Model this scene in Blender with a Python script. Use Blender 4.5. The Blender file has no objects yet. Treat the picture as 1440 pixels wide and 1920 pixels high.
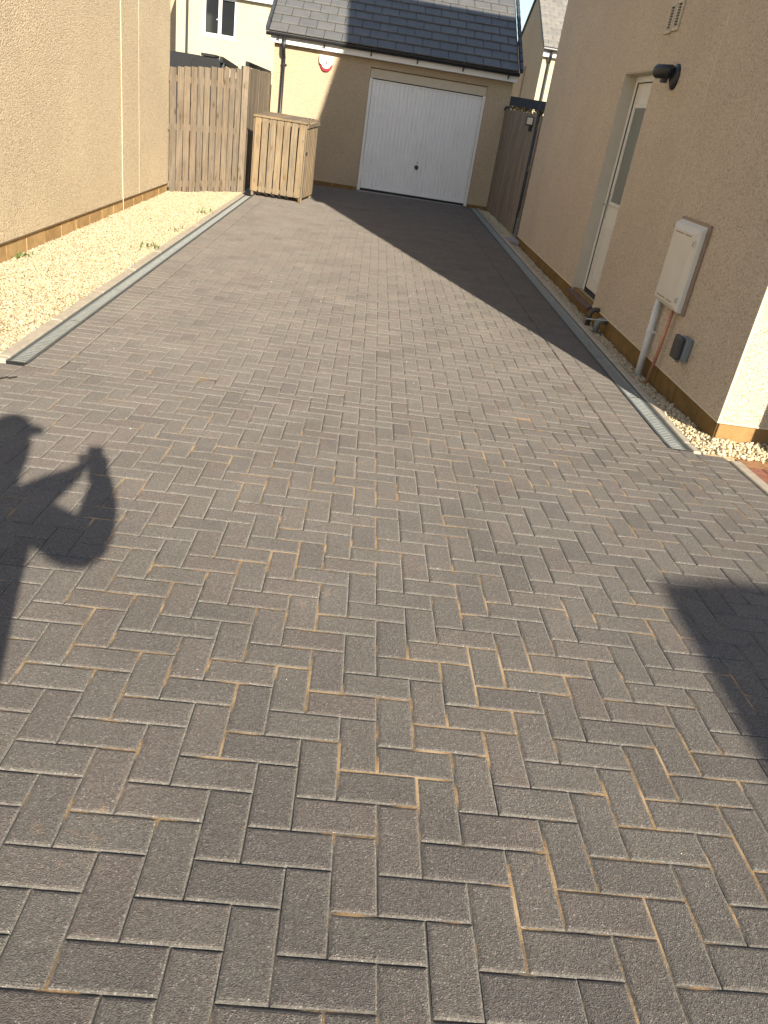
import bpy, bmesh, math, random
import numpy as np
from mathutils import Matrix, Vector, Euler

rad = math.radians
rng = random.Random(7)
nrng = np.random.default_rng(11)
scene = bpy.context.scene
COL = scene.collection

# ------------------------------------------------------------------ camera
CAM_H = 1.628
cam_d = bpy.data.cameras.new("camera")
cam = bpy.data.objects.new("camera", cam_d)
COL.objects.link(cam)
RIGHT = Vector((0.98966, -0.00656, 0.14329))
DOWN = Vector((0.12356, -0.46841, -0.87483))
FWD = Vector((0.07286, 0.88349, -0.46275))
cm = Matrix.Identity(4)
for i in range(3):
    cm[i][0] = RIGHT[i]; cm[i][1] = -DOWN[i]; cm[i][2] = -FWD[i]
cm[2][3] = CAM_H
cam.matrix_world = cm
cam_d.sensor_fit = 'HORIZONTAL'
cam_d.sensor_width = 36.0
cam_d.lens = 36.0 * 1434.6 / 1440.0
cam_d.clip_start = 0.01
cam_d.clip_end = 600
scene.camera = cam

# ------------------------------------------------------------------ light
SUN_AZ, SUN_EL = rad(18.5), rad(24.8)
SUN_DIR = Vector((-math.sin(SUN_AZ) * math.cos(SUN_EL), math.cos(SUN_AZ) * math.cos(SUN_EL), -math.sin(SUN_EL)))
sun_d = bpy.data.lights.new("sun", 'SUN')
sun_d.energy = 5.0
sun_d.angle = rad(0.53)
sun_d.color = (1.0, 0.90, 0.74)
sun = bpy.data.objects.new("sun", sun_d)
sun.rotation_euler = SUN_DIR.to_track_quat('-Z', 'Y').to_euler()
sun.location = (6, -18, 12)
COL.objects.link(sun)

world = bpy.data.worlds.new("World")
scene.world = world
world.use_nodes = True
wt = world.node_tree
wt.nodes.clear()
w_out = wt.nodes.new('ShaderNodeOutputWorld')
w_bg = wt.nodes.new('ShaderNodeBackground')
w_sky = wt.nodes.new('ShaderNodeTexSky')
w_sky.sky_type = 'NISHITA'
w_sky.sun_disc = False
w_sky.sun_elevation = SUN_EL
w_sky.sun_rotation = math.pi - SUN_AZ
w_sky.altitude = 50
w_sky.air_density = 1.0
w_sky.dust_density = 0.7
w_bg.inputs['Strength'].default_value = 0.09
# broken white cloud, the same all round the sky
w_tc = wt.nodes.new('ShaderNodeTexCoord')
w_map = wt.nodes.new('ShaderNodeMapping'); w_map.inputs['Scale'].default_value = (3.2, 3.2, 7.0); w_map.inputs['Location'].default_value = (4.3, 1.7, .4)
w_noise = wt.nodes.new('ShaderNodeTexNoise'); w_noise.inputs['Scale'].default_value = 1.6
w_noise.inputs['Detail'].default_value = 7; w_noise.inputs['Roughness'].default_value = 0.6
w_ramp = wt.nodes.new('ShaderNodeValToRGB')
w_ramp.color_ramp.elements[0].position = 0.55; w_ramp.color_ramp.elements[0].color = (0, 0, 0, 1)
w_ramp.color_ramp.elements[1].position = 0.72; w_ramp.color_ramp.elements[1].color = (0.8, 0.8, 0.8, 1)
w_mix = wt.nodes.new('ShaderNodeMixRGB')
w_mix.inputs['Color2'].default_value = (6.0, 6.0, 6.1, 1)
wt.links.new(w_tc.outputs['Generated'], w_map.inputs['Vector'])
wt.links.new(w_map.outputs[0], w_noise.inputs['Vector'])
wt.links.new(w_noise.outputs[0], w_ramp.inputs[0])
wt.links.new(w_ramp.outputs[0], w_mix.inputs['Fac'])
wt.links.new(w_sky.outputs[0], w_mix.inputs['Color1'])
wt.links.new(w_mix.outputs[0], w_bg.inputs['Color'])
wt.links.new(w_bg.outputs[0], w_out.inputs['Surface'])

vs = scene.view_settings
vs.view_transform = 'Standard'
vs.look = 'None'
vs.gamma = 1.0
vs.use_curve_mapping = False
vs.exposure = 1.0
scene.cycles.max_bounces = 6
scene.cycles.diffuse_bounces = 4

# ------------------------------------------------------------------ ground levels
CF, SF, SD, YB, GA = 0.009, -0.0462, 0.0063, 4.517, 0.002
def zg(x, y):
    return CF * x + (SF if y < YB else SD) * (y - YB)
def place(x, y):
    return x + GA * y, y - GA * x

# ------------------------------------------------------------------ helpers: mesh
def new_obj(name, mesh, parent=None, kind=None):
    o = bpy.data.objects.new(name, mesh)
    COL.objects.link(o)
    if parent is not None:
        o.parent = parent
        p = parent
        off = Vector((0, 0, 0))
        if p.type == 'EMPTY':
            off = p.location.copy()
        o.matrix_parent_inverse = Matrix.Translation(-off)
    if kind:
        o['kind'] = kind
    return o

def tag(o, label=None, cat=None, group=None, kind=None):
    if label: o['label'] = label
    if cat: o['category'] = cat
    if group: o['group'] = group
    if kind: o['kind'] = kind
    return o

def thing(name, label, cat, loc=(0, 0, 0), group=None):
    o = bpy.data.objects.new(name, None)
    o.empty_display_size = 0.1
    o.location = loc
    COL.objects.link(o)
    return tag(o, label, cat, group)

class B:
    def __init__(self):
        self.v = []; self.f = []; self.m = []
    def face_mesh(self, verts, faces, mi=0):
        n = len(self.v)
        self.v += [tuple(p) for p in verts]
        for f in faces:
            self.f.append(tuple(n + i for i in f)); self.m.append(mi)
        return self
    def box(self, lo, hi, mi=0):
        (x0, y0, z0), (x1, y1, z1) = lo, hi
        return self.face_mesh([(x0, y0, z0), (x1, y0, z0), (x1, y1, z0), (x0, y1, z0), (x0, y0, z1), (x1, y0, z1), (x1, y1, z1), (x0, y1, z1)],
                              [(0, 3, 2, 1), (4, 5, 6, 7), (0, 1, 5, 4), (1, 2, 6, 5), (2, 3, 7, 6), (3, 0, 4, 7)], mi)
    def obox(self, c, size, M3=None, mi=0):
        sx, sy, sz = [s / 2 for s in size]
        pts = [(-sx, -sy, -sz), (sx, -sy, -sz), (sx, sy, -sz), (-sx, sy, -sz), (-sx, -sy, sz), (sx, -sy, sz), (sx, sy, sz), (-sx, sy, sz)]
        c = Vector(c)
        pts = [c + (M3 @ Vector(p) if M3 else Vector(p)) for p in pts]
        return self.face_mesh(pts, [(0, 3, 2, 1), (4, 5, 6, 7), (0, 1, 5, 4), (1, 2, 6, 5), (2, 3, 7, 6), (3, 0, 4, 7)], mi)
    def beam(self, a, b, w, h, up=(0, 0, 1), mi=0):
        a, b = Vector(a), Vector(b)
        d = (b - a); L = d.length; d.normalize()
        s = d.cross(Vector(up)).normalized(); u = s.cross(d).normalized()
        M3 = Matrix((s, d, u)).transposed()
        return self.obox((a + b) / 2, (w, L, h), M3, mi)
    def prism(self, poly, ext, mi=0):
        """poly: list of 3-D points (planar, any winding), ext: extrusion vector"""
        n = len(poly); e = Vector(ext)
        vs_ = [Vector(p) for p in poly] + [Vector(p) + e for p in poly]
        fs = [tuple(range(n))[::-1], tuple(range(n, 2 * n))]
        for i in range(n):
            j = (i + 1) % n
            fs.append((i, j, n + j, n + i))
        return self.face_mesh(vs_, fs, mi)
    def tube(self, pts, r, seg=10, mi=0):
        pts = [Vector(p) for p in pts]
        rs = r if isinstance(r, (list, tuple)) else [r] * len(pts)
        base = len(self.v); ref = None
        for i, p in enumerate(pts):
            d = (pts[min(i + 1, len(pts) - 1)] - pts[max(i - 1, 0)]).normalized()
            if ref is None:
                ref = d.orthogonal().normalized()
            ref = (ref - d * ref.dot(d)).normalized()
            s = d.cross(ref)
            for k in range(seg):
                a = 2 * math.pi * k / seg
                self.v.append(tuple(p + (ref * math.cos(a) + s * math.sin(a)) * rs[i]))
        for i in range(len(pts) - 1):
            for k in range(seg):
                k2 = (k + 1) % seg
                self.f.append((base + i * seg + k, base + i * seg + k2, base + (i + 1) * seg + k2, base + (i + 1) * seg + k)); self.m.append(mi)
        self.f.append(tuple(base + k for k in range(seg))[::-1]); self.m.append(mi)
        e = base + (len(pts) - 1) * seg
        self.f.append(tuple(e + k for k in range(seg))); self.m.append(mi)
        return self
    def build(self, name, mats, parent=None, bevel=0, smooth=False, kind=None, seg=1):
        me = bpy.data.meshes.new(name)
        me.from_pydata(self.v, [], self.f)
        for mt in (mats if isinstance(mats, (list, tuple)) else [mats]):
            me.materials.append(mt)
        me.polygons.foreach_set('material_index', self.m)
        bm = bmesh.new(); bm.from_mesh(me)
        bmesh.ops.recalc_face_normals(bm, faces=bm.faces)
        if bevel:
            es = [e for e in bm.edges if len(e.link_faces) == 2 and e.calc_face_angle(0) > rad(30)]
            bmesh.ops.bevel(bm, geom=es, offset=bevel, segments=seg, affect='EDGES', profile=0.5, clamp_overlap=True)
        bm.to_mesh(me); bm.free()
        if smooth:
            me.polygons.foreach_set('use_smooth', [True] * len(me.polygons))
        me.update()
        return new_obj(name, me, parent, kind)

def np_mesh(name, V, F, mats, parent=None, kind=None, smooth=False, mi=None, attr=None):
    me = bpy.data.meshes.new(name)
    V = np.asarray(V, dtype=np.float32); F = np.asarray(F, dtype=np.int32)
    k = F.shape[1]
    me.vertices.add(len(V)); me.vertices.foreach_set('co', V.ravel())
    me.loops.add(F.size); me.loops.foreach_set('vertex_index', F.ravel())
    me.polygons.add(len(F))
    me.polygons.foreach_set('loop_start', np.arange(0, F.size, k, dtype=np.int32))
    try:
        me.polygons.foreach_set('loop_total', np.full(len(F), k, dtype=np.int32))
    except Exception:
        pass
    for m in (mats if isinstance(mats, (list, tuple)) else [mats]):
        me.materials.append(m)
    if mi is not None:
        me.polygons.foreach_set('material_index', np.asarray(mi, dtype=np.int32))
    me.update(calc_edges=True)
    me.polygons.foreach_set('use_smooth', np.full(len(F), bool(smooth)))
    if attr:
        for an, (dom, data) in attr.items():
            a = me.attributes.new(an, 'FLOAT', dom)
            a.data.foreach_set('value', np.asarray(data, dtype=np.float32))
    me.validate()
    return new_obj(name, me, parent, kind)

def copy_part(src, parent, loc=None, rot=None, name=None):
    o = bpy.data.objects.new(name or src.name.split('.')[0], src.data)
    COL.objects.link(o)
    o.parent = parent
    off = parent.location.copy() if parent.type == 'EMPTY' else Vector((0, 0, 0))
    o.matrix_parent_inverse = Matrix.Translation(-off)
    if loc is not None: o.location = loc
    if rot is not None: o.rotation_euler = rot
    return o

# ------------------------------------------------------------------ helpers: materials
class NT:
    def __init__(self, name):
        self.mat = bpy.data.materials.new(name)
        self.mat.use_nodes = True
        self.t = self.mat.node_tree
        self.t.nodes.clear()
        self.out = self.t.nodes.new('ShaderNodeOutputMaterial')
    def put(self, n, key, v):
        s = n.inputs[key]
        if isinstance(v, bpy.types.NodeSocket): self.t.links.new(v, s)
        elif isinstance(v, (tuple, list)) and s.type == 'RGBA' and len(v) == 3: s.default_value = (*v, 1)
        else: s.default_value = v
    def n(self, typ, inp=None, **kw):
        n = self.t.nodes.new('ShaderNode' + typ)
        for k, v in kw.items(): setattr(n, k, v)
        for k, v in (inp or {}).items(): self.put(n, k, v)
        return n
    def pos(self, scale=(1, 1, 1), offset=None):
        g = self.n('NewGeometry').outputs['Position']
        m = self.n('Mapping', {'Vector': g, 'Scale': scale})
        if offset is not None: self.put(m, 'Location', offset)
        return m.outputs[0]
    def noise(self, vec, scale, detail=2, rough=0.5, out=0):
        return self.n('TexNoise', {'Vector': vec, 'Scale': scale, 'Detail': detail, 'Roughness': rough}).outputs[out]
    def voro(self, vec, scale, out='Color', feature='F1'):
        return self.n('TexVoronoi', {'Vector': vec, 'Scale': scale}, feature=feature).outputs[out]
    def ramp(self, fac, stops, interp='LINEAR'):
        r = self.n('ValToRGB', {'Fac': fac})
        cr = r.color_ramp; cr.interpolation = interp
        while len(cr.elements) < len(stops): cr.elements.new(0.5)
        for e, (p, c) in zip(cr.elements, stops):
            e.position = p
            e.color = (c, c, c, 1) if isinstance(c, (int, float)) else (*c, 1)
        return r.outputs[0]
    def mix(self, fac, a, b, blend='MIX'):
        m = self.n('MixRGB', {'Fac': fac, 'Color1': a, 'Color2': b}, blend_type=blend)
        return m.outputs[0]
    def math(self, op, a, b=0.0, clamp=False):
        m = self.n('Math', {0: a, 1: b}, operation=op, use_clamp=clamp)
        return m.outputs[0]
    def bump(self, h, strength=0.5, dist=0.01, normal=None):
        b = self.n('Bump', {'Height': h, 'Strength': strength, 'Distance': dist})
        if normal is not None: self.put(b, 'Normal', normal)
        return b.outputs[0]
    def bsdf(self, color, rough=0.8, metal=0.0, normal=None, spec=0.5, **kw):
        b = self.n('BsdfPrincipled', {'Base Color': color, 'Roughness': rough, 'Metallic': metal, 'Specular IOR Level': spec})
        if normal is not None: self.put(b, 'Normal', normal)
        for k, v in kw.items(): self.put(b, k.replace('_', ' '), v)
        self.t.links.new(b.outputs[0], self.out.inputs['Surface'])
        return self.mat
    def rand(self):
        return self.n('ObjectInfo').outputs['Random']

def paver_material(name, source, edge=False, red=False):
    t = NT(name)
    P = t.pos()
    if source == 'object': rnd = t.rand()
    else: rnd = t.n('Attribute', attribute_name='tint').outputs['Fac']
    if red:
        base = t.ramp(rnd, [(0, (.22, .095, .065)), (.5, (.27, .12, .08)), (1, (.19, .09, .07))])
    elif edge:
        base = t.ramp(rnd, [(0, (.172, .161, .143)), (.5, (.188, .175, .155)), (1, (.177, .164, .146))])
    else:
        base = t.ramp(rnd, [(0, (.136, .123, .111)), (.12, (.150, .137, .122)), (.3, (.160, .147, .130)), (.5, (.154, .140, .124)), (.72, (.166, .148, .130)), (.88, (.158, .137, .122)), (1, (.143, .131, .119))])
    mott = t.noise(P, 2.2, 4, .6)
    base = t.mix(1.0, base, t.ramp(mott, [(.3, .90), (.7, 1.10)]), 'MULTIPLY')
    h2 = t.noise(P, 120, 5, .7)
    vc = t.n('TexVoronoi', {'Vector': P, 'Scale': 400.0})
    sp = t.n('SeparateColor', {0: vc.outputs['Color']})
    # fine aggregate: light, dark and a few reddish grains
    grains = t.ramp(sp.outputs[0], [(0, .58), (.25, .86), (.6, 1.0), (.86, 1.18), (.955, 1.5), (1, 2.3)])
    base = t.mix(.85, base, grains, 'MULTIPLY')
    base = t.mix(1.0, base, t.ramp(h2, [(.3, .74), (.7, 1.20)]), 'MULTIPLY')
    base = t.mix(t.math('MULTIPLY', t.ramp(sp.outputs[1], [(.965, 0), (.985, 1)]), .4), base, (.24, .09, .065))
    # trodden-in orange jointing sand in loose smears
    sm = t.math('MULTIPLY', t.ramp(mott, [(.55, 0), (.68, 1)]), t.ramp(t.noise(P, 24, 4, .7), [(.56, 0), (.8, 1)]))
    base = t.mix(t.math('MULTIPLY', sm, .38), base, (.44, .28, .14))
    h = t.math('ADD', t.math('MULTIPLY', vc.outputs['Distance'], .5), h2)
    nrm = t.bump(h, .8 if not edge else .6, .0065)
    return t.bsdf(base, .92, normal=nrm, spec=.25, Diffuse_Roughness=1.0)

M_paver = paver_material('paver_face', 'object')
M_paver_e = paver_material('paver_arris', 'object', edge=True)
M_paver_f = paver_material('paver_face_field', 'attr')
M_paver_fe = paver_material('paver_arris_field', 'attr', edge=True)
M_red = paver_material('red_paver', 'object', red=True)

def sand_material():
    t = NT('jointing_sand'); P = t.pos()
    a = t.n('Attribute', attribute_name='sand').outputs['Fac']
    fine = t.noise(P, 90, 4, .7)
    fac = t.math('ADD', a, t.math('MULTIPLY', t.math('SUBTRACT', fine, .5), .55))
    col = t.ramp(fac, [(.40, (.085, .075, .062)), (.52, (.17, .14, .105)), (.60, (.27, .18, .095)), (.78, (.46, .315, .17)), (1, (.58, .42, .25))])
    return t.bsdf(col, .95, normal=t.bump(t.noise(P, 300, 4, .7), .8, .004), spec=.2)
M_sand = sand_material()

def render_material(name, c1, c2, speck, scale=95):
    """roughcast house render"""
    t = NT(name); P = t.pos()
    v = t.n('SeparateColor', {0: t.voro(P, scale)})
    col = t.mix(t.ramp(v.outputs[0], [(.1, 0), (.9, 1)]), c1, c2)
    col = t.mix(t.math('MULTIPLY', t.ramp(v.outputs[1], [(.78, 0), (.94, 1)]), .5), col, speck)
    col = t.mix(1, col, t.ramp(t.noise(P, 1.1, 5, .6), [(.3, .93), (.7, 1.05)]), 'MULTIPLY')
    d = t.voro(P, scale, 'Distance'); d2 = t.noise(P, scale * .6, 4, .65)
    h = t.math('ADD', t.math('MULTIPLY', d, -1.0), t.math('MULTIPLY', d2, .6))
    return t.bsdf(col, .93, normal=t.bump(h, .9, .010), spec=.2)
M_render = render_material('beige_render_shade_lift', (.60, .495, .37), (.73, .61, .465), (.32, .235, .155), 105)  # same render as the other houses, lightened and pinked for the shaded wall
M_render_l = render_material('beige_render_side', (.60, .48, .32), (.74, .61, .42), (.36, .27, .17), 84)
M_render_g = render_material('garage_render', (.49, .395, .275), (.59, .48, .335), (.30, .22, .135))
M_cream = render_material('cream_render', (.50, .44, .32), (.57, .50, .37), (.42, .36, .25), 60)
M_cream_s = render_material('tan_smooth_render', (.50, .38, .25), (.54, .42, .28), (.45, .34, .22), 60)

def simple(name, col, rough=.6, metal=0, nscale=0, namt=.15, bump=0, spec=.5, bscale=200):
    t = NT(name); P = t.pos()
    c = col
    if nscale:
        c = t.mix(1, (*col,), t.ramp(t.noise(P, nscale, 5, .6), [(.25, 1 - namt), (.75, 1 + namt)]), 'MULTIPLY')
    nr = t.bump(t.noise(P, bscale, 4, .6), bump, .003) if bump else None
    return t.bsdf(c, rough, metal, nr, spec)
M_bead = simple('cream_bead', (.66, .57, .40), .7)
M_reveal = simple('cream_reveal', (.56, .50, .39), .8, nscale=8, namt=.06, bump=.2)
M_white = simple('white_upvc', (.78, .77, .74), .35, nscale=6, namt=.03)
M_white_door = simple('white_door_paint', (.71, .68, .61), .4, nscale=4, namt=.03)
M_gdoor = simple('garage_door_paint', (.79, .80, .80), .38, nscale=3, namt=.05)
M_black = simple('black_plastic', (.018, .019, .022), .4, nscale=20, namt=.2)
M_seal = simple('black_seal', (.012, .012, .012), .7)
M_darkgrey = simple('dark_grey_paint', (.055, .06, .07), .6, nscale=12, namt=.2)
M_shade_black = simple('shade_black_timber', (.014, .015, .018), .75, nscale=12, namt=.25)  # near black stands in for shade on things behind the left fence
M_steel = simple('galvanised_steel', (.40, .43, .42), .48, .6, 30, .18)
M_steel_dark = simple('channel_frame_steel', (.12, .135, .14), .55, .5, 25, .25)
M_chrome = simple('chrome', (.7, .7, .68), .25, 1)
M_conc = simple('edging_concrete', (.42, .37, .29), .9, nscale=14, namt=.2, bump=.5)
M_slab = simple('slab_concrete', (.30, .28, .26), .9, nscale=14, namt=.2, bump=.4)
M_dark = simple('dark_void', (.01, .01, .01), .9)
M_soil = simple('bare_ground', (.22, .195, .16), .95, nscale=5, namt=.3, bump=.6, bscale=60)
M_copper = simple('copper_pipe', (.55, .26, .16), .5, .35, 30, .15)
M_gully = simple('brown_gully_plastic', (.07, .058, .045), .6, nscale=20, namt=.3)
M_conduit = simple('grey_conduit', (.70, .68, .62), .5, nscale=20, namt=.08)
M_meter = simple('meter_box_plastic', (.68, .63, .53), .5, nscale=5, namt=.06)
M_meter_b = simple('meter_box_frame', (.33, .23, .15), .7)
M_socket = simple('socket_dark', (.05, .046, .047), .5)
M_socket_b = simple('socket_grey', (.20, .22, .21), .5)
M_vent = simple('vent_beige', (.52, .44, .31), .55)
M_alarm_w = simple('alarm_white', (.80, .80, .79), .4)
M_alarm_r = simple('alarm_red', (.48, .02, .035), .35)
M_fascia = simple('white_fascia', (.80, .80, .80), .35, nscale=3, namt=.03)
M_tilestep = simple('brown_step_tile', (.13, .075, .06), .6, nscale=15, namt=.2)
M_leaf = simple('weed_leaf', (.10, .15, .04), .6, nscale=40, namt=.4)
M_ivy = simple('ivy_leaf', (.20, .17, .04), .6, nscale=30, namt=.5)
M_shadow_twig = simple('twig_shadow_dark', (.03, .025, .02), .8)
M_debris = simple('white_chip', (.7, .68, .64), .8)
M_lamp = simple('lamp_lens', (.55, .53, .45), .3)
M_cablem = simple('cream_cable', (.62, .54, .38), .6)

def glass_material(name, col, rough=.08):
    t = NT(name)
    return t.bsdf(col, rough, 0, None, .8)
M_glass_d = glass_material('door_glass', (.16, .18, .16), .18)
M_glass_w = glass_material('window_glass', (.02, .022, .024), .05)

def plinth_material(name, c1, c2):
    t = NT(name); P = t.pos()
    r = t.rand()
    col = t.mix(r, c1, c2)
    col = t.mix(1, col, t.ramp(t.noise(P, 7, 5, .65), [(.25, .72), (.75, 1.22)]), 'MULTIPLY')
    col = t.mix(.8, col, t.ramp(t.noise(P, 120, 3, .6), [(.2, .75), (.8, 1.25)]), 'MULTIPLY')
    return t.bsdf(col, .9, normal=t.bump(t.noise(P, 150, 5, .7), .7, .006), spec=.25)
M_plinth = plinth_material('buff_plinth_block', (.44, .28, .12), (.54, .36, .165))
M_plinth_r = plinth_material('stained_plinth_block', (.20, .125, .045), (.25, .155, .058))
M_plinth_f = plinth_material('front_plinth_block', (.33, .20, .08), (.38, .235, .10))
M_mortar = simple('plinth_mortar', (.40, .31, .18), .95, nscale=30, namt=.2, bump=.4)

def wood_material(name, cols, knot=(.10, .065, .035), grain=1.0):
    t = NT(name)
    r = t.rand()
    comb = t.n('CombineXYZ', {0: t.math('MULTIPLY', r, 37.0), 1: t.math('MULTIPLY', r, 11.0), 2: t.math('MULTIPLY', r, 23.0)}).outputs[0]
    g = t.n('NewGeometry').outputs['Position']
    p0 = t.n('VectorMath', {0: g, 1: comb}, operation='ADD').outputs[0]
    warp = t.noise(p0, 2.3, 3, .5, out='Color')
    pw = t.n('VectorMath', {0: p0, 1: t.n('VectorMath', {0: warp, 1: (.10, .10, .06)}, operation='MULTIPLY').outputs[0]}, operation='ADD').outputs[0]
    pg = t.n('Mapping', {'Vector': pw, 'Scale': (46 * grain, 46 * grain, 1.7)}).outputs[0]
    gr = t.noise(pg, 1.0, 5, .6)
    col = t.ramp(r, [(i / (len(cols) - 1), c) for i, c in enumerate(cols)])
    col = t.mix(1, col, t.ramp(gr, [(.25, .58), (.5, 1.0), (.75, 1.30)]), 'MULTIPLY')
    col = t.mix(1, col, t.ramp(t.noise(p0, 1.6, 4, .6), [(.3, .82), (.7, 1.15)]), 'MULTIPLY')
    pk = t.n('Mapping', {'Vector': p0, 'Scale': (8, 8, 3.6)}).outputs[0]
    kd = t.voro(pk, 1.0, 'Distance')
    col = t.mix(t.ramp(kd, [(.07, .85), (.16, .25), (.24, 0)]), col, knot)
    return t.bsdf(col, .85, normal=t.bump(gr, .6, .004), spec=.2)
M_fence = wood_material('weathered_fence_timber', [(.215, .168, .118), (.245, .195, .140), (.205, .166, .122), (.235, .182, .128), (.20, .162, .12), (.225, .182, .135)])
M_gate = wood_material('brown_grey_gate_timber', [(.245, .195, .145), (.285, .228, .170), (.225, .182, .138)])
M_bin = wood_material('treated_store_timber', [(.225, .168, .105), (.265, .20, .125), (.20, .163, .118), (.25, .182, .108), (.225, .184, .130)], knot=(.16, .09, .04))

def tile_material(name, cols):
    t = NT(name); P = t.pos()
    col = t.ramp(t.rand(), [(i / (len(cols) - 1), c) for i, c in enumerate(cols)])
    col = t.mix(1, col, t.ramp(t.noise(P, 6, 5, .6), [(.3, .88), (.7, 1.1)]), 'MULTIPLY')
    col = t.mix(t.math('MULTIPLY', t.ramp(t.noise(P, 9, 4, .7), [(.60, 0), (.75, 1)]), .35), col, (.15, .14, .06))
    return t.bsdf(col, .62, normal=t.bump(t.noise(P, 160, 4, .6), .35, .003), spec=.45)
M_tile = tile_material('slate_grey_tile', [(.130, .131, .131), (.146, .145, .142), (.122, .124, .126)])
M_tile_far = tile_material('far_grey_tile', [(.22, .21, .19), (.27, .25, .22), (.20, .19, .175)])
M_roof_plain = simple('roof_underlay', (.12, .12, .125), .8, nscale=8, namt=.2)

def gravel_material(name, stops):
    t = NT(name); P = t.pos()
    r = t.n('NewGeometry').outputs['Random Per Island']
    col = t.ramp(r, stops)
    col = t.mix(1, col, t.ramp(t.noise(P, 120, 3, .6), [(.25, .85), (.75, 1.12)]), 'MULTIPLY')
    return t.bsdf(col, .85, normal=t.bump(t.noise(P, 260, 3, .6), .4, .004), spec=.25)
M_gravel = gravel_material('cream_gravel', [(0, (.45, .37, .24)), (.3, (.53, .46, .32)), (.6, (.48, .39, .24)), (.85, (.60, .55, .43)), (.94, (.30, .22, .13)), (1, (.42, .30, .15))])
M_gravel_bed = simple('gravel_fines', (.42, .33, .20), .95, nscale=60, namt=.35, bump=.8, bscale=120)
M_gravel_r = gravel_material('buff_gravel', [(0, (.56, .46, .29)), (.3, (.66, .56, .38)), (.6, (.58, .46, .27)), (.85, (.74, .66, .50)), (.94, (.36, .27, .16)), (1, (.50, .36, .18))])

# ------------------------------------------------------------------ ground
def ground():
    xs = [-150, -40, -12, -5, 0, 2.5, 5, 12, 40, 150]
    ys = [-150, -30, -4, 0, YB, 10, 17, 20, 24, 40, 80, 260]
    V = []; F = []
    for y in ys:
        for x in xs:
            xc = max(-5, min(5, x)); yc = max(-4, min(17, y))
            z = zg(xc, yc) - .075
            if y > 19: z -= .75
            V.append((x, y, z))
    n = len(xs)
    for j in range(len(ys) - 1):
        for i in range(n - 1):
            F.append((j * n + i, j * n + i + 1, (j + 1) * n + i + 1, (j + 1) * n + i))
    b = B(); b.face_mesh(V, F)
    b.build('ground', M_soil, kind='structure')
ground()

# ------------------------------------------------------------------ block paving
X0, Y0 = 0.2042, 0.9072
def vnoise(x, y, scale, seed):
    r = np.random.default_rng(seed)
    T = r.random((97, 97))
    u = x * scale + 1000; v = y * scale + 1000
    iu = np.floor(u).astype(int); iv = np.floor(v).astype(int)
    fu = u - iu; fv = v - iv
    fu = fu * fu * (3 - 2 * fu); fv = fv * fv * (3 - 2 * fv)
    g = lambda a, b: T[a % 97, b % 97]
    return (g(iu, iv) * (1 - fu) + g(iu + 1, iv) * fu) * (1 - fv) + (g(iu, iv + 1) * (1 - fu) + g(iu + 1, iv + 1) * fu) * fv

def grid_sheet(name, x0, x1, y0, y1, step, mat, zoff, kind, parent=None, sandy=False, ybreak=True):
    nx = max(2, int((x1 - x0) / step) + 1); ny = max(2, int((y1 - y0) / step) + 1)
    xs = np.linspace(x0, x1, nx); ys = np.linspace(y0, y1, ny)
    X, Y = np.meshgrid(xs, ys)
    Z = CF * X + np.where(Y < YB, SF, SD) * (Y - YB) + zoff
    attr = None
    if sandy:
        s = .30 * vnoise(X, Y, 1.1, 3) + .36 * vnoise(X, Y, 5.7, 4) + .34 * vnoise(X, Y, 14, 5)
        fine = vnoise(X, Y, 22, 6)
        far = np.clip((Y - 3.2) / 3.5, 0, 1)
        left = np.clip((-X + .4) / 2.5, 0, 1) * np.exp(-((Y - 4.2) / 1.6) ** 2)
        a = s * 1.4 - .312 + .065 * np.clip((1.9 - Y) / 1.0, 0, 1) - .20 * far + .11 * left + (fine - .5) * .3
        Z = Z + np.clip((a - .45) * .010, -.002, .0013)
        attr = {'sand': ('POINT', a.ravel())}
    PX = X + GA * Y; PY = Y - GA * X
    V = np.stack([PX, PY, Z], -1).reshape(-1, 3)
    idx = np.arange(nx * ny).reshape(ny, nx)
    F = np.stack([idx[:-1, :-1], idx[:-1, 1:], idx[1:, 1:], idx[1:, :-1]], -1).reshape(-1, 4)
    return np_mesh(name, V, F, mat, parent, kind, True, attr=attr)

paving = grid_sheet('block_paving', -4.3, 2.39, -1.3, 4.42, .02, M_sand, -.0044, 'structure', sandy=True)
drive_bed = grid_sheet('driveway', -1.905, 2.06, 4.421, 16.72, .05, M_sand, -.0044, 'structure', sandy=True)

JT, CW, CD = .0034, .0088, .0042      # joint, chamfer width, chamfer depth
def paver_geo(lx, ly):
    """top, rounded arris in two facets and short sides, centred"""
    hx, hy = lx / 2 - JT / 2, ly / 2 - JT / 2
    def ring(a, b, z): return [(-a, -b, z), (a, -b, z), (a, b, z), (-a, b, z)]
    V = ring(hx - CW, hy - CW, 0) + ring(hx - CW * .42, hy - CW * .42, -CD * .36) + ring(hx, hy, -CD) + ring(hx, hy, -.04)
    F = [(0, 1, 2, 3)]; mi = [0]
    for k in range(4):
        k2 = (k + 1) % 4
        for q in (0, 4, 8):
            F.append((q + k, q + 4 + k, q + 4 + k2, q + k2)); mi.append(0 if q == 0 else 1)
    return V, F, mi
NPV = 16

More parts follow.
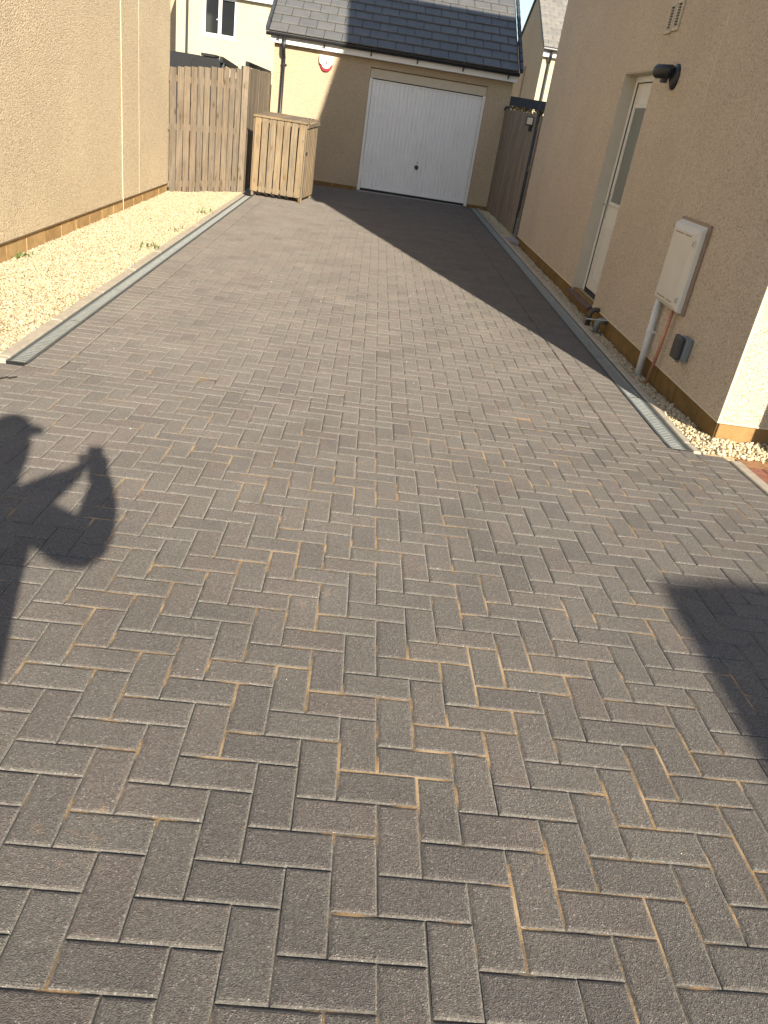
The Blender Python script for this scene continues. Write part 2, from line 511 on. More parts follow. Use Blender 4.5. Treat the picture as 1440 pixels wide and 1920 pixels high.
def herringbone(xa, xb, ya, yb):
    out = []
    ia, ib = int((xa - X0) / .1) - 3, int((xb - X0) / .1) + 3
    ja, jb = int((ya - Y0) / .1) - 3, int((yb - Y0) / .1) + 3
    for i in range(ia, ib):
        for j in range(ja, jb):
            r = (i - j) % 4
            x, y = X0 + .1 * i, Y0 + .1 * j
            if r == 3: rc = (x, y, x + .2, y + .1)
            elif r == 2: rc = (x, y, x + .1, y + .2)
            else: continue
            c = (max(rc[0], xa), max(rc[1], ya), min(rc[2], xb), min(rc[3], yb))
            if c[2] - c[0] < .022 or c[3] - c[1] < .022: continue
            full = abs((c[2] - c[0]) * (c[3] - c[1]) - .02) < 1e-6
            out.append((c, full, r == 2))
    return out
def course(xa, xb, ya, yb, step, off=0):
    out = []; y = ya - off
    while y < yb:
        c = (xa, max(y, ya), xb, min(y + step, yb))
        if c[3] - c[1] > .022: out.append((c, False, False))
        y += step
    return out
YS = 4.42
RECTS = herringbone(-4.25, 2.20, -1.25, YS)
RECTS += course(2.20, 2.385, -1.25, YS - .06, .1)
RECTS += herringbone(-1.70, 1.715, YS, 16.70)
RECTS += course(1.715, 1.855, YS, 16.70, .2, .07)
RECTS += course(1.855, 2.048, YS, 16.70, .1)
RECTS += course(-1.895, -1.70, YS, 16.70, .1, .03)
def in_view(x, y, z):
    d = Vector((x, y, z - CAM_H))
    c = (RIGHT.dot(d), DOWN.dot(d), FWD.dot(d))
    if c[2] < .1: return False
    return abs(c[0] / c[2]) < .53 and abs(c[1] / c[2]) < .71
cand = []
for k, (c, full, vert) in enumerate(RECTS):
    x, y = (c[0] + c[2]) / 2, (c[1] + c[3]) / 2
    px, py = place(x, y)
    if full and in_view(px, py, zg(x, y)): cand.append((math.hypot(px, py), k))
cand.sort()
single = set(k for _, k in cand[:300])
pv, pf, pm = paver_geo(.2, .1)
pav_me = bpy.data.meshes.new('paver')
pav_me.from_pydata(pv, [], pf); pav_me.materials.append(M_paver); pav_me.materials.append(M_paver_e)
pav_me.polygons.foreach_set('material_index', pm); pav_me.update()
fV, fF, fM, fT = [], [], [], []
base = 0
for k, (c, full, vert) in enumerate(RECTS):
    x, y = (c[0] + c[2]) / 2, (c[1] + c[3]) / 2
    z = zg(x, y) + rng.gauss(0, .0004)
    sl = SF if y < YB else SD
    tx, ty, tz = math.atan(sl) + rng.gauss(0, .0022), -math.atan(CF) + rng.gauss(0, .0022), -GA + rng.gauss(0, .004)
    x += rng.gauss(0, .0005); y += rng.gauss(0, .0005)
    px, py = place(x, y)
    if k in single:
        o = bpy.data.objects.new('paver', pav_me); COL.objects.link(o)
        o.parent = paving
        if vert:
            o.rotation_euler = (Matrix.Rotation(tz, 3, 'Z') @ Matrix.Rotation(tx, 3, 'X') @ Matrix.Rotation(ty, 3, 'Y') @ Matrix.Rotation(math.pi / 2, 3, 'Z')).to_euler()
        else:
            o.rotation_euler = (Matrix.Rotation(tz, 3, 'Z') @ Matrix.Rotation(tx, 3, 'X') @ Matrix.Rotation(ty, 3, 'Y')).to_euler()
        o.location = (px, py, z)
    else:
        V, F, mi = paver_geo(c[2] - c[0], c[3] - c[1])
        V = np.array(V)
        V[:, 2] += tx * V[:, 1] - ty * V[:, 0]
        cs, sn = math.cos(tz), math.sin(tz)
        W = np.stack([V[:, 0] * cs - V[:, 1] * sn + px, V[:, 0] * sn + V[:, 1] * cs + py, V[:, 2] + z], -1)
        fV.append(W); fF.append(np.array(F) + base); fM += mi; fT += [rng.random()] * len(F); base += NPV
np_mesh('paver_field', np.concatenate(fV), np.concatenate(fF), [M_paver_f, M_paver_fe], drive_bed, 'stuff', mi=fM, attr={'tint': ('FACE', fT)})

# ------------------------------------------------------------------ edgings, gravel beds, drains
def strip_box(b, xa, xb, ya, yb, ztop, depth, n=1):
    ysl = sorted({ya, yb} | ({YB} if ya < YB < yb else set()))
    for y0_, y1_ in zip(ysl[:-1], ysl[1:]):
        P = []
        for (x, y) in ((xa, y0_), (xb, y0_), (xb, y1_), (xa, y1_)):
            gx, gy = place(x, y); P.append((gx, gy, zg(x, y) + ztop))
        b.face_mesh([(p[0], p[1], p[2] - depth) for p in P] + P, [(0, 3, 2, 1), (4, 5, 6, 7), (0, 1, 5, 4), (1, 2, 6, 5), (2, 3, 7, 6), (3, 0, 4, 7)])
def kerb_run(name, xa, xb, ya, yb, ztop, label=None):
    """a run of 0.9 m concrete edging lengths"""
    root = None; y = ya; k = 0
    while y < yb - .05:
        y2 = min(y + .914, yb)
        b = B(); strip_box(b, xa, xb, y, y2 - .004, ztop + rng.gauss(0, .0015), .15)
        if root is None:
            root = b.build(name, M_conc, None, bevel=.006, kind='structure')
        else:
            b.build('edging_length', M_conc, root, bevel=.006)
        y = y2
    return root
kerb_run('kerb', -2.095, -2.020, 4.46, 13.55, .014)
kerb_run('kerb', 2.192, 2.245, 4.36, 16.6, .012)
kerb_run('kerb', 2.388, 2.462, -1.2, 4.30, .010)

def stone_variants(n=8):
    bm = bmesh.new(); bmesh.ops.create_icosphere(bm, subdivisions=1, radius=1)
    bv = np.array([v.co[:] for v in bm.verts]); bf = np.array([[v.index for v in f.verts] for f in bm.faces]); bm.free()
    out = []
    for k in range(n):
        s = bv * nrng.uniform(.62, 1.15, (len(bv), 1)) * np.array([1.15, .95, .68])
        out.append(s)
    return out, bf
STONES, SF_ = stone_variants()
def scatter_stones(name, pts, size, mat, label, cat, embed=.35):
    V = []; F = []
    pts = np.asarray(pts); n = len(pts); nv = len(STONES[0])
    var = nrng.integers(0, len(STONES), n)
    sc = size * np.exp(nrng.normal(0, .28, n)) / 2
    q = nrng.normal(size=(n, 4)); q[:, 1:3] *= .45; q /= np.linalg.norm(q, axis=1, keepdims=True)
    w, x, y, z = q.T
    R = np.stack([1 - 2 * (y * y + z * z), 2 * (x * y - z * w), 2 * (x * z + y * w), 2 * (x * y + z * w), 1 - 2 * (x * x + z * z), 2 * (y * z - x * w), 2 * (x * z - y * w), 2 * (y * z + x * w), 1 - 2 * (x * x + y * y)], -1).reshape(n, 3, 3)
    S = np.stack(STONES)[var] * sc[:, None, None]
    W = np.einsum('nij,nkj->nki', R, S) + pts[:, None, :]
    F = (SF_[None] + (np.arange(n) * nv)[:, None, None]).reshape(-1, 3)
    o = np_mesh(name, W.reshape(-1, 3), F, mat, None, 'stuff', True)
    tag(o, label, cat)
    return o
def bed_height_left(x, y):
    u = np.clip((-2.1 - x) / .9, 0, 1)
    return .002 + .018 * u + .018 * (vnoise(x, y, 1.7, 21) - .5) + .012 * (vnoise(x, y, 6, 22) - .5)
def bed_height_right(x, y):
    u = np.clip((x - 2.25) / .17, 0, 1)
    low = -.040 + .048 * np.exp(-((y - 4.45) / .9) ** 2)
    return low * (.35 + .65 * u) + .014 * (vnoise(x, y, 4, 23) - .5) + .02 * np.exp(-((y - 4.56) / .12) ** 2) * u - .03 * np.clip((4.36 - y) / .08, 0, 1)
def zga(x, y): return CF * x + np.where(y < YB, SF, SD) * (y - YB)
def bed(name, poly_fn, x0, x1, y0, y1, hfun, size, dens, mat, label, kindname):
    A = (x1 - x0) * (y1 - y0); n = int(A * dens)
    x = nrng.uniform(x0, x1, n); y = nrng.uniform(y0, y1, n)
    k = poly_fn(x, y); x, y = x[k], y[k]
    z = zga(x, y) + hfun(x, y) + nrng.uniform(-.006, .006, len(x))
    scatter_stones(name, np.stack([x, y, z], -1), size, mat, label, kindname)
left_mask = lambda x, y: (x < -2.092 + GA * y) & ~((y > 12.5) & (y - 12.5 > (x + 2.98) * 1.5 + .04))
bed('gravel', left_mask, -3.0, -2.07, 4.5, 13.85, bed_height_left, .0158, 6600, M_gravel, 'pale cream gravel bed below the sunlit left house wall', 'gravel')
right_mask = lambda x, y: ((x > 2.242 + GA * y * .5) & (x < 2.425) & (y > 4.36)) | ((x > 2.30) & (y < 4.62) & (y > 4.36 - .12 * np.clip(x - 2.45, 0, .4)))
bed('gravel', right_mask, 2.23, 3.1, 4.25, 4.62, bed_height_right, .026, 3000, M_gravel_r, 'buff gravel heaped round the near corner of the right house', 'gravel')
right_mask2 = lambda x, y: (x > 2.245 + GA * y * .5) & (x < np.where(y > 12.7, 2.49, 2.425)) & ~((y > 12.38) & (y < 12.84))
bed('gravel', right_mask2, 2.23, 2.5, 4.62, 16.7, bed_height_right, .020, 4200, M_gravel_r, 'narrow shaded gravel strip along the foot of the right house', 'gravel')

def bed_base(name, x0, x1, y0, y1, hfun, mat):
    nx = 12; ny = int((y1 - y0) / .1) + 2
    X, Y = np.meshgrid(np.linspace(x0, x1, nx), np.linspace(y0, y1, ny))
    Z = zga(X, Y) + hfun(X, Y) - .008
    V = np.stack([X, Y, Z], -1).reshape(-1, 3)
    idx = np.arange(nx * ny).reshape(ny, nx)
    F = np.stack([idx[:-1, :-1], idx[:-1, 1:], idx[1:, 1:], idx[1:, :-1]], -1).reshape(-1, 4)
    np_mesh(name, V, F, mat, None, 'structure')
bed_base('gravel_ground', -3.02, -2.06, 4.45, 14.2, bed_height_left, M_gravel_bed)
bed_base('gravel_ground', 2.225, 3.3, 4.30, 4.64, bed_height_right, M_gravel_bed)
bed_base('gravel_ground', 2.225, 2.56, 4.64, 16.72, bed_height_right, M_gravel_bed)

def drain(label, xa, xb, ya, yb):
    gx, gy = place((xa + xb) / 2, ya)
    t = thing('drain_channel', label, 'drain', (gx, gy, zg(xa, ya)))
    w = .017
    for (a, b_) in ((xa, xa + w), (xb - w, xb)):
        b = B(); strip_box(b, a, b_, ya, yb, .002, .09); b.build('frame_rail', M_steel_dark, t, bevel=.0015)
    b = B(); strip_box(b, xa + w, xb - w, ya, yb, -.055, .03); b.build('trough', M_dark, t)
    b = B(); strip_box(b, xa, xb, ya - .012, ya - .001, .001, .09); b.build('end_cap', M_black, t)
    y = ya; proto = None
    while y < yb - .02:
        y2 = min(y + 1.0, yb)
        b = B()
        strip_box(b, xa + w + .001, xa + w + .010, y + .002, y2 - .002, -.002, .02)
        strip_box(b, xb - w - .010, xb - w - .001, y + .002, y2 - .002, -.002, .02)
        s = y + .006
        while s < y2 - .02:
            strip_box(b, xa + w + .0105, xb - w - .0105, s, s + .015, -.0035, .004)
            s += .031
        b.build('grate', M_steel, t)
        y = y2
    return t
drain('slotted steel drain channel beside the cream gravel', -2.018, -1.897, 4.47, 13.55)
drain('slotted steel drain channel in shade beside the right house', 2.052, 2.190, 4.385, 16.65)

# red brick path by the right corner
red_me_v, red_f, red_m = paver_geo(.2, .1)
red_me = bpy.data.meshes.new('red_brick'); red_me.from_pydata(red_me_v, [], red_f); red_me.materials.append(M_red); red_me.update()
pathb = B(); strip_box(pathb, 2.464, 5.0, -1.2, 4.42, -.006, .05)
path = pathb.build('path', simple('orange_soil', (.34, .18, .085), .95, nscale=25, namt=.4, bump=.8, bscale=90), kind='structure')
y = 1.02; r = 0
while y < 4.22:
    x = 2.467 - (.1 if r % 2 else 0)
    while x < 3.3:
        xa, xb = max(x, 2.467), x + .2
        if xb - xa > .15:
            o = bpy.data.objects.new('red_brick', red_me); COL.objects.link(o); o.parent = path
            gx, gy = place((xa + xb) / 2, y + .05); o.location = (gx, gy, zg(gx, gy) + rng.gauss(0, .001)); o.rotation_euler = (math.atan(SF), 0, rng.gauss(0, .006))
        else:
            V, F, mi = paver_geo(xb - xa, .1)
            b = B(); gx, gy = place((xa + xb) / 2, y + .05)
            b.face_mesh([(vx + gx, vy + gy, vz + zg(gx, gy) + SF * vy) for vx, vy, vz in V], F); b.build('red_brick', M_red, path)
        x += .2
    y += .1; r += 1

# ------------------------------------------------------------------ walls with plinth blocks
def plinth(parent, x, ya, yb, ztop, mat, face, height=.26, pitch=.43, axis='Y', off=0.0, z_follow=True):
    """row of plinth blocks; face = outward direction sign along the wall normal"""
    root = B()
    d = .10
    if axis == 'Y':
        root.box((min(x, x - face * d), ya + .004, ztop - height), (max(x, x - face * d) , yb - .004, ztop - .003))
    else:
        root.box((ya + .004, min(x, x - face * d), ztop - height), (yb - .004, max(x, x - face * d), ztop - .003))
    core = root.build('plinth', M_mortar, parent)
    s = ya - off
    while s < yb:
        a, b_ = max(s, ya), min(s + pitch, yb)
        if b_ - a > .03:
            q = B()
            fx = x + face * .006 + face * rng.gauss(0, .0012)
            if axis == 'Y': q.box((min(fx, x - face * .05), a + .004, ztop - height + .01), (max(fx, x - face * .05), b_ - .004, ztop - .001))
            else: q.box((a + .004, min(fx, x - face * .05), ztop - height + .01), (b_ - .004, max(fx, x - face * .05), ztop - .001))
            q.build('brick', mat, core, bevel=.004)
        s += pitch
    return core

# ---- left house
LH = thing('roughcast_house', 'sunlit beige roughcast house wall along the left side of the gravel', 'house', (-6.5, 8, 0))
b = B()
b.box((-3.30, 3.2, .160), (-3.0, 12.58, 5.0))
b.box((-10, 12.28, .160), (-3.301, 12.579, 5.0))
b.box((-10, 3.2, .160), (-3.301, 3.5, 5.0))
b.prism([(-3.001, 3.2, 5.001), (-3.001, 12.58, 5.001), (-3.001, 7.89, 8.4)], (-.3, 0, 0))
b.build('wall', M_render_l, LH)
b = B()
b.prism([(-2.9, 2.9, 4.85), (-2.9, 7.89, 8.6), (-2.9, 7.89, 8.45), (-2.9, 3.05, 4.80)], (-7.5, 0, 0))
b.prism([(-2.9, 12.88, 4.85), (-2.9, 7.89, 8.6), (-2.9, 7.89, 8.45), (-2.9, 12.73, 4.80)], (-7.5, 0, 0))
b.build('roof', M_roof_plain, LH)
plinth(LH, -3.020, 3.2, 12.56, .157, M_plinth, 1, off=.18)
plinth(LH, 12.560, -10, -3.02, .157, M_plinth, 1, axis='X')
b = B(); b.box((-3.02, 3.2, .157), (-2.992, 12.586, .166)); b.build('render_stop_bead', simple('shadow_bead', (.20, .15, .09), .8), LH)
b = B(); b.box((-3.0, 10.985, .166), (-2.9975, 10.990, 5)); b.build('movement_joint', M_cablem, LH)
b = B(); b.box((-3.0, 9.30, 2.16), (-2.997, 9.305, 5)); b.build('movement_joint', M_bead, LH)

b = B()
b.tube([(-2.992, 10.235, 5.0), (-2.992, 10.232, 2.2), (-2.991, 10.222, 1.1), (-2.991, 10.215, .30), (-2.985, 10.21, .15), (-2.978, 10.19, .0)], .0048, 8)
tag(b.build('cable', M_cablem, smooth=True), 'thin cream cable running down the left house wall into the gravel', 'cable')
b = B(); b.tube([(-3.03, 11.02, 2.585), (-2.93, 11.02, 2.575), (-2.885, 11.02, 2.565)], .016, 10)  # guessed pipe above the frame, added for the streak of shade it casts
tag(b.build('shadow_pipe', M_black, smooth=True), 'short dark pipe added out of view to throw a streak down the left house wall', 'pipe')

# ---- right house
RX = 2.42
RH = thing('side_door_house', 'beige roughcast house with a recessed white side door, shaded side wall', 'house', (6, 8.6, 0))
YN, YF = 4.62, 12.66
DY0, DY1, DZ0, DZ1 = 7.885, 8.845, .135, 2.275
EAVE, RIDGE, YR = 5.0, 8.10, 8.64
b = B()
b.box((RX, YN, .160), (RX + .3, DY0, EAVE))
b.box((RX, DY1, .160), (RX + .3, YF, EAVE))
b.box((RX, DY0, DZ1), (RX + .3, DY1, EAVE))
b.prism([(RX, YN, EAVE), (RX, YF, EAVE), (RX, YR, RIDGE)], (.3, 0, 0))
b.box((RX + .301, YN + .001, .160), (11, YN + .3, EAVE))
b.box((RX + .301, YF - .3, .160), (11, YF - .001, EAVE))
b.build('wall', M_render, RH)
b = B()
for y_e, sg in ((YN - .22, 1), (YF + .22, -1)):
    ze = EAVE - .22 * (RIDGE - EAVE) / (YR - YN)
    b.prism([(RX - .05, y_e, ze + .03), (RX - .05, YR, RIDGE + .18), (RX - .05, YR, RIDGE + .03), (RX - .05, y_e + sg * .02, ze - .10)], (9, 0, 0))
b.build('roof', M_roof_plain, RH)
plinth(RH, RX + .020, YN + .02, YF - .01, .157, M_plinth_r, -1, off=.1)
plinth(RH, YN + .020, RX + .02, 11, .157, M_plinth_f, -1, axis='X', pitch=.6)
b = B(); b.box((RX - .006, YN - .006, .155), (RX + .02, DY0 - .0005, .164)); b.box((RX - .006, DY1 + .0005, .155), (RX + .02, YF, .164)); b.box((RX + .02, YN - .006, .155), (11, YN + .02, .164))
b.build('render_stop_bead', M_bead, RH)
b = B(); b.box((RX - .0035, 6.510, .98), (RX, 6.522, EAVE)); b.build('movement_joint', M_bead, RH)
b = B(); b.box((RX - .004, YN - .004, .166), (RX + .010, YN + .010, EAVE)); b.build('corner_bead', M_bead, RH)
# recessed side door
DX = RX + .125
b = B()
b.box((RX + .004, DY1 - .008, DZ0), (DX, DY1 - .0005, DZ1 - .001)); b.box((RX + .004, DY0 + .0005, DZ0), (DX, DY0 + .008, DZ1 - .001)); b.box((RX + .004, DY0 + .008, DZ1 - .009), (DX, DY1 - .008, DZ1 - .001))
b.build('door_reveal', M_reveal, RH)
door = B()
door.box((DX + .012, DY0 + .075, DZ0 + .055), (DX + .055, DY1 - .075, DZ1 - .075))
door = door.build('door', M_white_door, RH, bevel=.003)
b = B()
b.box((DX - .004, DY1 - .068, DZ0 + .02), (DX + .06, DY1 - .010, DZ1 - .010)); b.box((DX - .004, DY0 + .010, DZ0 + .02), (DX + .06, DY0 + .068, DZ1 - .010)); b.box((DX - .004, DY0 + .0685, DZ1 - .068), (DX + .06, DY1 - .0685, DZ1 - .0105))
b.build('door_frame', M_white, door, bevel=.004)
b = B()
b.box((DX + .004, DY1 - .0745, DZ0 + .05), (DX + .05, DY1 - .0685, DZ1 - .069)); b.box((DX + .004, DY0 + .0685, DZ0 + .05), (DX + .05, DY0 + .0745, DZ1 - .069)); b.box((DX + .004, DY0 + .075, DZ1 - .0745), (DX + .05, DY1 - .075, DZ1 - .0690))
b.build('door_seal', M_seal, door)
gz0, gz1, gy0, gy1 = 1.10, 1.98, DY0 + .20, DY1 - .20
b = B(); b.box((DX + .009, gy0, gz0), (DX + .0125, gy1, gz1)); b.build('glass', M_glass_d, door)
b = B()
for lo, hi in (((gy0 - .035, gz0 - .035), (gy1 + .035, gz0)), ((gy0 - .035, gz1), (gy1 + .035, gz1 + .035)), ((gy0 - .035, gz0), (gy0, gz1)), ((gy1, gz0), (gy1 + .035, gz1))):
    b.box((DX - .002, lo[0], lo[1]), (DX + .0125, hi[0], hi[1]))
b.build('glazing_bead', M_white_door, door, bevel=.004)
for (a0, a1, c0, c1) in ((DY0 + .19, DY1 - .19, .30, .86),):
    b = B()
    for lo, hi in (((a0, c0), (a1, c0 + .025)), ((a0, c1 - .025), (a1, c1)), ((a0, c0 + .025), (a0 + .025, c1 - .025)), ((a1 - .025, c0 + .025), (a1, c1 - .025))):
        b.box((DX + .006, lo[0], lo[1]), (DX + .0125, hi[0], hi[1]))
    b.build('panel_moulding', M_white_door, door, bevel=.003)
b = B(); b.box((DX + .002, DY1 - .135, .93), (DX + .0125, DY1 - .10, 1.17)); b.tube([(DX + .006, DY1 - .118, 1.06), (DX - .045, DY1 - .118, 1.06), (DX - .048, DY1 - .20, 1.06)], .009, 8); b.build('handle', M_chrome, door, smooth=False)
b = B(); b.box((DX - .02, DY0 + .012, DZ0 + .004), (DX + .06, DY1 - .012, DZ0 + .0195)); b.build('threshold', M_chrome, door, bevel=.002)
b = B(); b.box((DX + .002, DY0 + .07, DZ0 + .020), (DX + .05, DY1 - .07, DZ0 + .05)); b.build('threshold_seal', M_seal, door)
b = B(); b.box((DX + .056, DY0 - .1, 0), (DX + .075, DY1 + .1, DZ1 + .1)); b.build('door_backing', M_dark, door)
b = B(); b.box((RX - .045, DY0 + .012, DZ0 - .035), (DX + .02, DY1 - .012, DZ0 + .003)); b.build('door_sill', M_tilestep, RH, bevel=.004)
# porch made up beside the front wall, out of frame, to shade the corner
b = B(); b.box((3.05, 3.55, -.05), (3.25, YN - .01, 2.3)); b.box((3.02, 3.45, 2.301), (4.8, YN - .01, 2.42)); b.build('shading_porch', M_render, RH)
b = B(); b.tube([(2.86, 4.555, 2.9), (2.86, 4.555, .02)], .034, 12); b.tube([(2.86, 4.555, .10), (2.86, 4.53, .03), (2.855, 4.47, -.01)], .037, 12)
tag(b.build('downpipe', M_black, smooth=True), 'black rainwater downpipe on the sunlit front of the right house', 'pipe')

# wall vents
for k, (yv, zv) in enumerate(((7.815, 2.655), (7.645, 2.665))):
    t = thing('wall_vent', ['louvred beige wall vent, left one of the pair above the side door', 'louvred beige wall vent, right one of the pair above the side door'][k], 'vent', (RX, yv, zv - .1), 'pair of wall vents')
    b = B()
    w, h = .075, .115
    for lo, hi in (((-w, -h), (w, -h + .03)), ((-w, h - .03), (w, h)), ((-w, -h + .03), (-w + .03, h - .03)), ((w - .03, -h + .03), (w, h - .03))):
        b.box((RX - .018, yv + lo[0], zv + lo[1]), (RX - .001, yv + hi[0], zv + hi[1]))
    b.build('frame', M_vent, t, bevel=.003)
    b = B(); b.box((RX - .004, yv - w + .03, zv - h + .03), (RX - .001, yv + w - .03, zv + h - .03)); b.build('backing', M_dark, t)
    for j in range(8):
        zz = zv - h + .036 + j * .0205
        b = B(); b.obox((RX - .011, yv, zz), (.011, 2 * w - .062, .005), Matrix.Rotation(rad(20), 3, 'Y')); b.build('slat', M_vent, t)

# security camera on the right wall
t = thing('security_camera', 'black security camera on a round base above the side door', 'camera', (RX, 7.33, 2.2))
b = B(); b.tube([(RX - .001, 7.31, 2.195), (RX - .012, 7.31, 2.195), (RX - .035, 7.31, 2.195), (RX - .045, 7.31, 2.195)], [.098, .096, .052, .03], 24); b.build('base', M_black, t, smooth=True)
b = B(); b.tube([(RX - .03, 7.31, 2.20), (RX - .075, 7.33, 2.215), (RX - .10, 7.35, 2.225)], .026, 12); b.build('arm', M_black, t, smooth=True)
b = B(); b.tube([(RX - .055, 7.27, 2.222), (RX - .06, 7.28, 2.225), (RX - .125, 7.42, 2.225), (RX - .13, 7.43, 2.225)], [.036, .052, .054, .048], 16); b.build('body', M_black, t, smooth=True)
b = B(); b.obox((RX - .075, 7.36, 2.165), (.05, .06, .04)); b.build('sensor', M_darkgrey, t, bevel=.006)

# gas meter box with pipes
t = thing('meter_box', 'cream meter box on the right wall with conduit and copper pipe below', 'meter box', (RX, 5.92, .1))
y0_, y1_, z0_, z1_ = 5.655, 6.185, .605, 1.215
b = B(); b.box((RX - .022, y0_ - .022, z0_ - .012), (RX - .001, y1_ + .012, z1_ + .016)); b.build('frame', M_meter_b, t, bevel=.004)
b = B()
P0 = [(RX - .022, y0_, z0_), (RX - .022, y1_, z0_), (RX - .022, y1_, z1_), (RX - .022, y0_, z1_)]
P1 = [(RX - .058, y0_ + .004, z0_ + .004), (RX - .058, y1_ - .004, z0_ + .004), (RX - .058, y1_ - .004, z1_ - .030), (RX - .058, y0_ + .004, z1_ - .030)]
P2 = [(RX - .074, y0_ + .085, z0_ + .035), (RX - .074, y1_ - .05, z0_ + .035), (RX - .074, y1_ - .05, z1_ - .065), (RX - .074, y0_ + .085, z1_ - .065)]
fs = [(8, 9, 10, 11)]
for o_ in (0, 4):
    for k in range(4):
        k2 = (k + 1) % 4; fs.append((o_ + k, o_ + k2, o_ + 4 + k2, o_ + 4 + k))
fs.append((0, 1, 2, 3))
b.face_mesh(P0 + P1 + P2, fs); b.build('lid', M_meter, t, bevel=.006, seg=2)
for zz in (z0_ + .085, z1_ - .125):
    b = B(); b.box((RX - .075, y0_ + .035, zz - .022), (RX - .062, y0_ + .060, zz + .022)); lt = b.build('latch', M_meter, t, bevel=.003)
    b = B(); b.box((RX - .0765, y0_ + .041, zz - .016), (RX - .0752, y0_ + .054, zz + .016)); b.build('latch_slot', M_socket_b, lt)
for zz, ww in ((z1_ - .085, .004), (z0_ + .055, .004)):
    b = B()
    for ya_, yb_ in ((y0_ + .12, y0_ + .24), (y0_ + .27, y1_ - .09)):
        b.box((RX - .0756, ya_, zz - ww), (RX - .0738, yb_, zz + ww))
    b.build('embossed_line', M_meter_b, t)
b = B(); b.tube([(RX - .038, 6.105, .62), (RX - .040, 6.09, .3), (RX - .042, 6.065, -.03)], .026, 14); b.build('conduit', M_conduit, t, smooth=True)
b = B(); b.tube([(RX - .040, 6.095, .375), (RX - .040, 6.094, .355)], .031, 14); b.box((RX - .03, 6.058, .355), (RX, 6.066, .375)); b.build('pipe_clip', M_conduit, t)
b = B(); b.tube([(RX - .038, 5.78, .61), (RX - .040, 5.80, .3), (RX - .046, 5.83, -.03)], .0135, 12); b.build('copper_pipe', M_copper, t, smooth=True)

# outdoor socket
t = thing('outdoor_socket', 'dark grey weatherproof socket box low on the right wall near the corner', 'socket', (RX, 5.41, .35))
b = B(); b.box((RX - .055, 5.335, .335), (RX - .001, 5.465, .50)); b.build('box', M_socket_b, t, bevel=.012, seg=2)
b = B(); b.box((RX - .095, 5.345, .335), (RX - .0555, 5.475, .505)); b.build('cover', M_socket, t, bevel=.016, seg=2)
b = B(); b.tube([(RX - .04, 5.42, .336), (RX - .04, 5.42, .31)], .014, 10); b.build('cable_gland', M_socket_b, t)

# waste pipe and gully
t = thing('waste_pipe', 'dark waste pipe bend dropping into a gully beside the door step', 'pipe', (RX - .06, 7.5, 0))
b = B(); b.tube([(RX + .02, 7.62, .17), (RX - .04, 7.62, .175), (RX - .075, 7.62, .155), (RX - .085, 7.62, .11), (RX - .085, 7.62, .0)], .024, 12); b.build('bend', M_gully, t, smooth=True)
b = B()
for lo, hi in (((RX - .165, 7.30), (RX - .155, 7.70)), ((RX - .022, 7.30), (RX - .012, 7.70)), ((RX - .155, 7.30), (RX - .022, 7.31)), ((RX - .155, 7.69), (RX - .022, 7.70))):
    b.box((lo[0], lo[1], -.06), (hi[0], hi[1], .012))
b.build('hopper', M_gully, t, bevel=.003)
for k in range(5):
    yy = 7.34 + k * .08
    b = B(); b.box((RX - .155, yy, -.008), (RX - .022, yy + .015, .002)); b.build('grid_bar', M_black, t)
b = B(); b.tube([(RX - .17, 7.42, .115), (RX + .005, 7.30, .15)], .007, 8); b.build('stay', M_steel, t)
b = B(); b.tube([(RX + .01, 7.36, .13), (RX - .05, 7.36, .13), (RX - .07, 7.36, .11), (RX - .07, 7.36, .0)], .028, 12); b.build('overflow', M_socket_b, t, smooth=True)

# paving slab by the gate
b = B(); b.box((2.262, 12.40, -.01), (2.428, 12.82, .105)); tag(b.build('concrete_slab', M_slab, bevel=.006), 'grey concrete slab in the gravel at the foot of the gate', 'slab')

# ------------------------------------------------------------------ garage
GY = 16.72
GL, GR = -2.06, 2.50
GZ = .08
OL, OR, OT = -.228, 2.032, 2.262
GAR = thing('garage', 'detached beige garage with white up and over door and grey tiled roof', 'garage', (.2, 19.5, GZ))
b = B()
b.box((GL, GY, .145), (OL, GY + .25, 2.60))
b.box((OR, GY, .145), (GR, GY + .25, 2.60))
b.box((OL, GY, OT), (OR, GY + .25, 2.60))
b.box((GL, GY + .251, .145), (GL + .25, 23, 2.60))
b.box((GR - .25, GY + .251, .145), (GR, 23, 2.60))
b.box((GL, 23.001, .145), (GR, 23.25, 2.60))
PITCH = math.tan(rad(30)); YRG = 19.98
for gx in (GL, GR - .25):
    b.prism([(gx, GY + .02, 2.601), (gx, 23.2, 2.601), (gx, YRG, 2.601 + (YRG - GY - .02) * PITCH)], (.25, 0, 0))
b.build('wall', M_render_g, GAR)
plinth(GAR, GY + .012, GL + .005, OL - .003, .142, M_plinth_r, -1, axis='X', height=.16, pitch=.44)
plinth(GAR, GY + .012, OR + .003, GR - .005, .142, M_plinth_r, -1, axis='X', height=.16, pitch=.44)
b = B(); b.box((GL - .012, GY + .012, -.02), (GL + .2, 23, .142)); b.build('plinth', M_plinth_r, GAR)
b = B(); b.box((OL - .02, GY - .06, .03), (OR + .02, GY + .2, .094)); b.build('door_threshold', M_slab, GAR, bevel=.004)
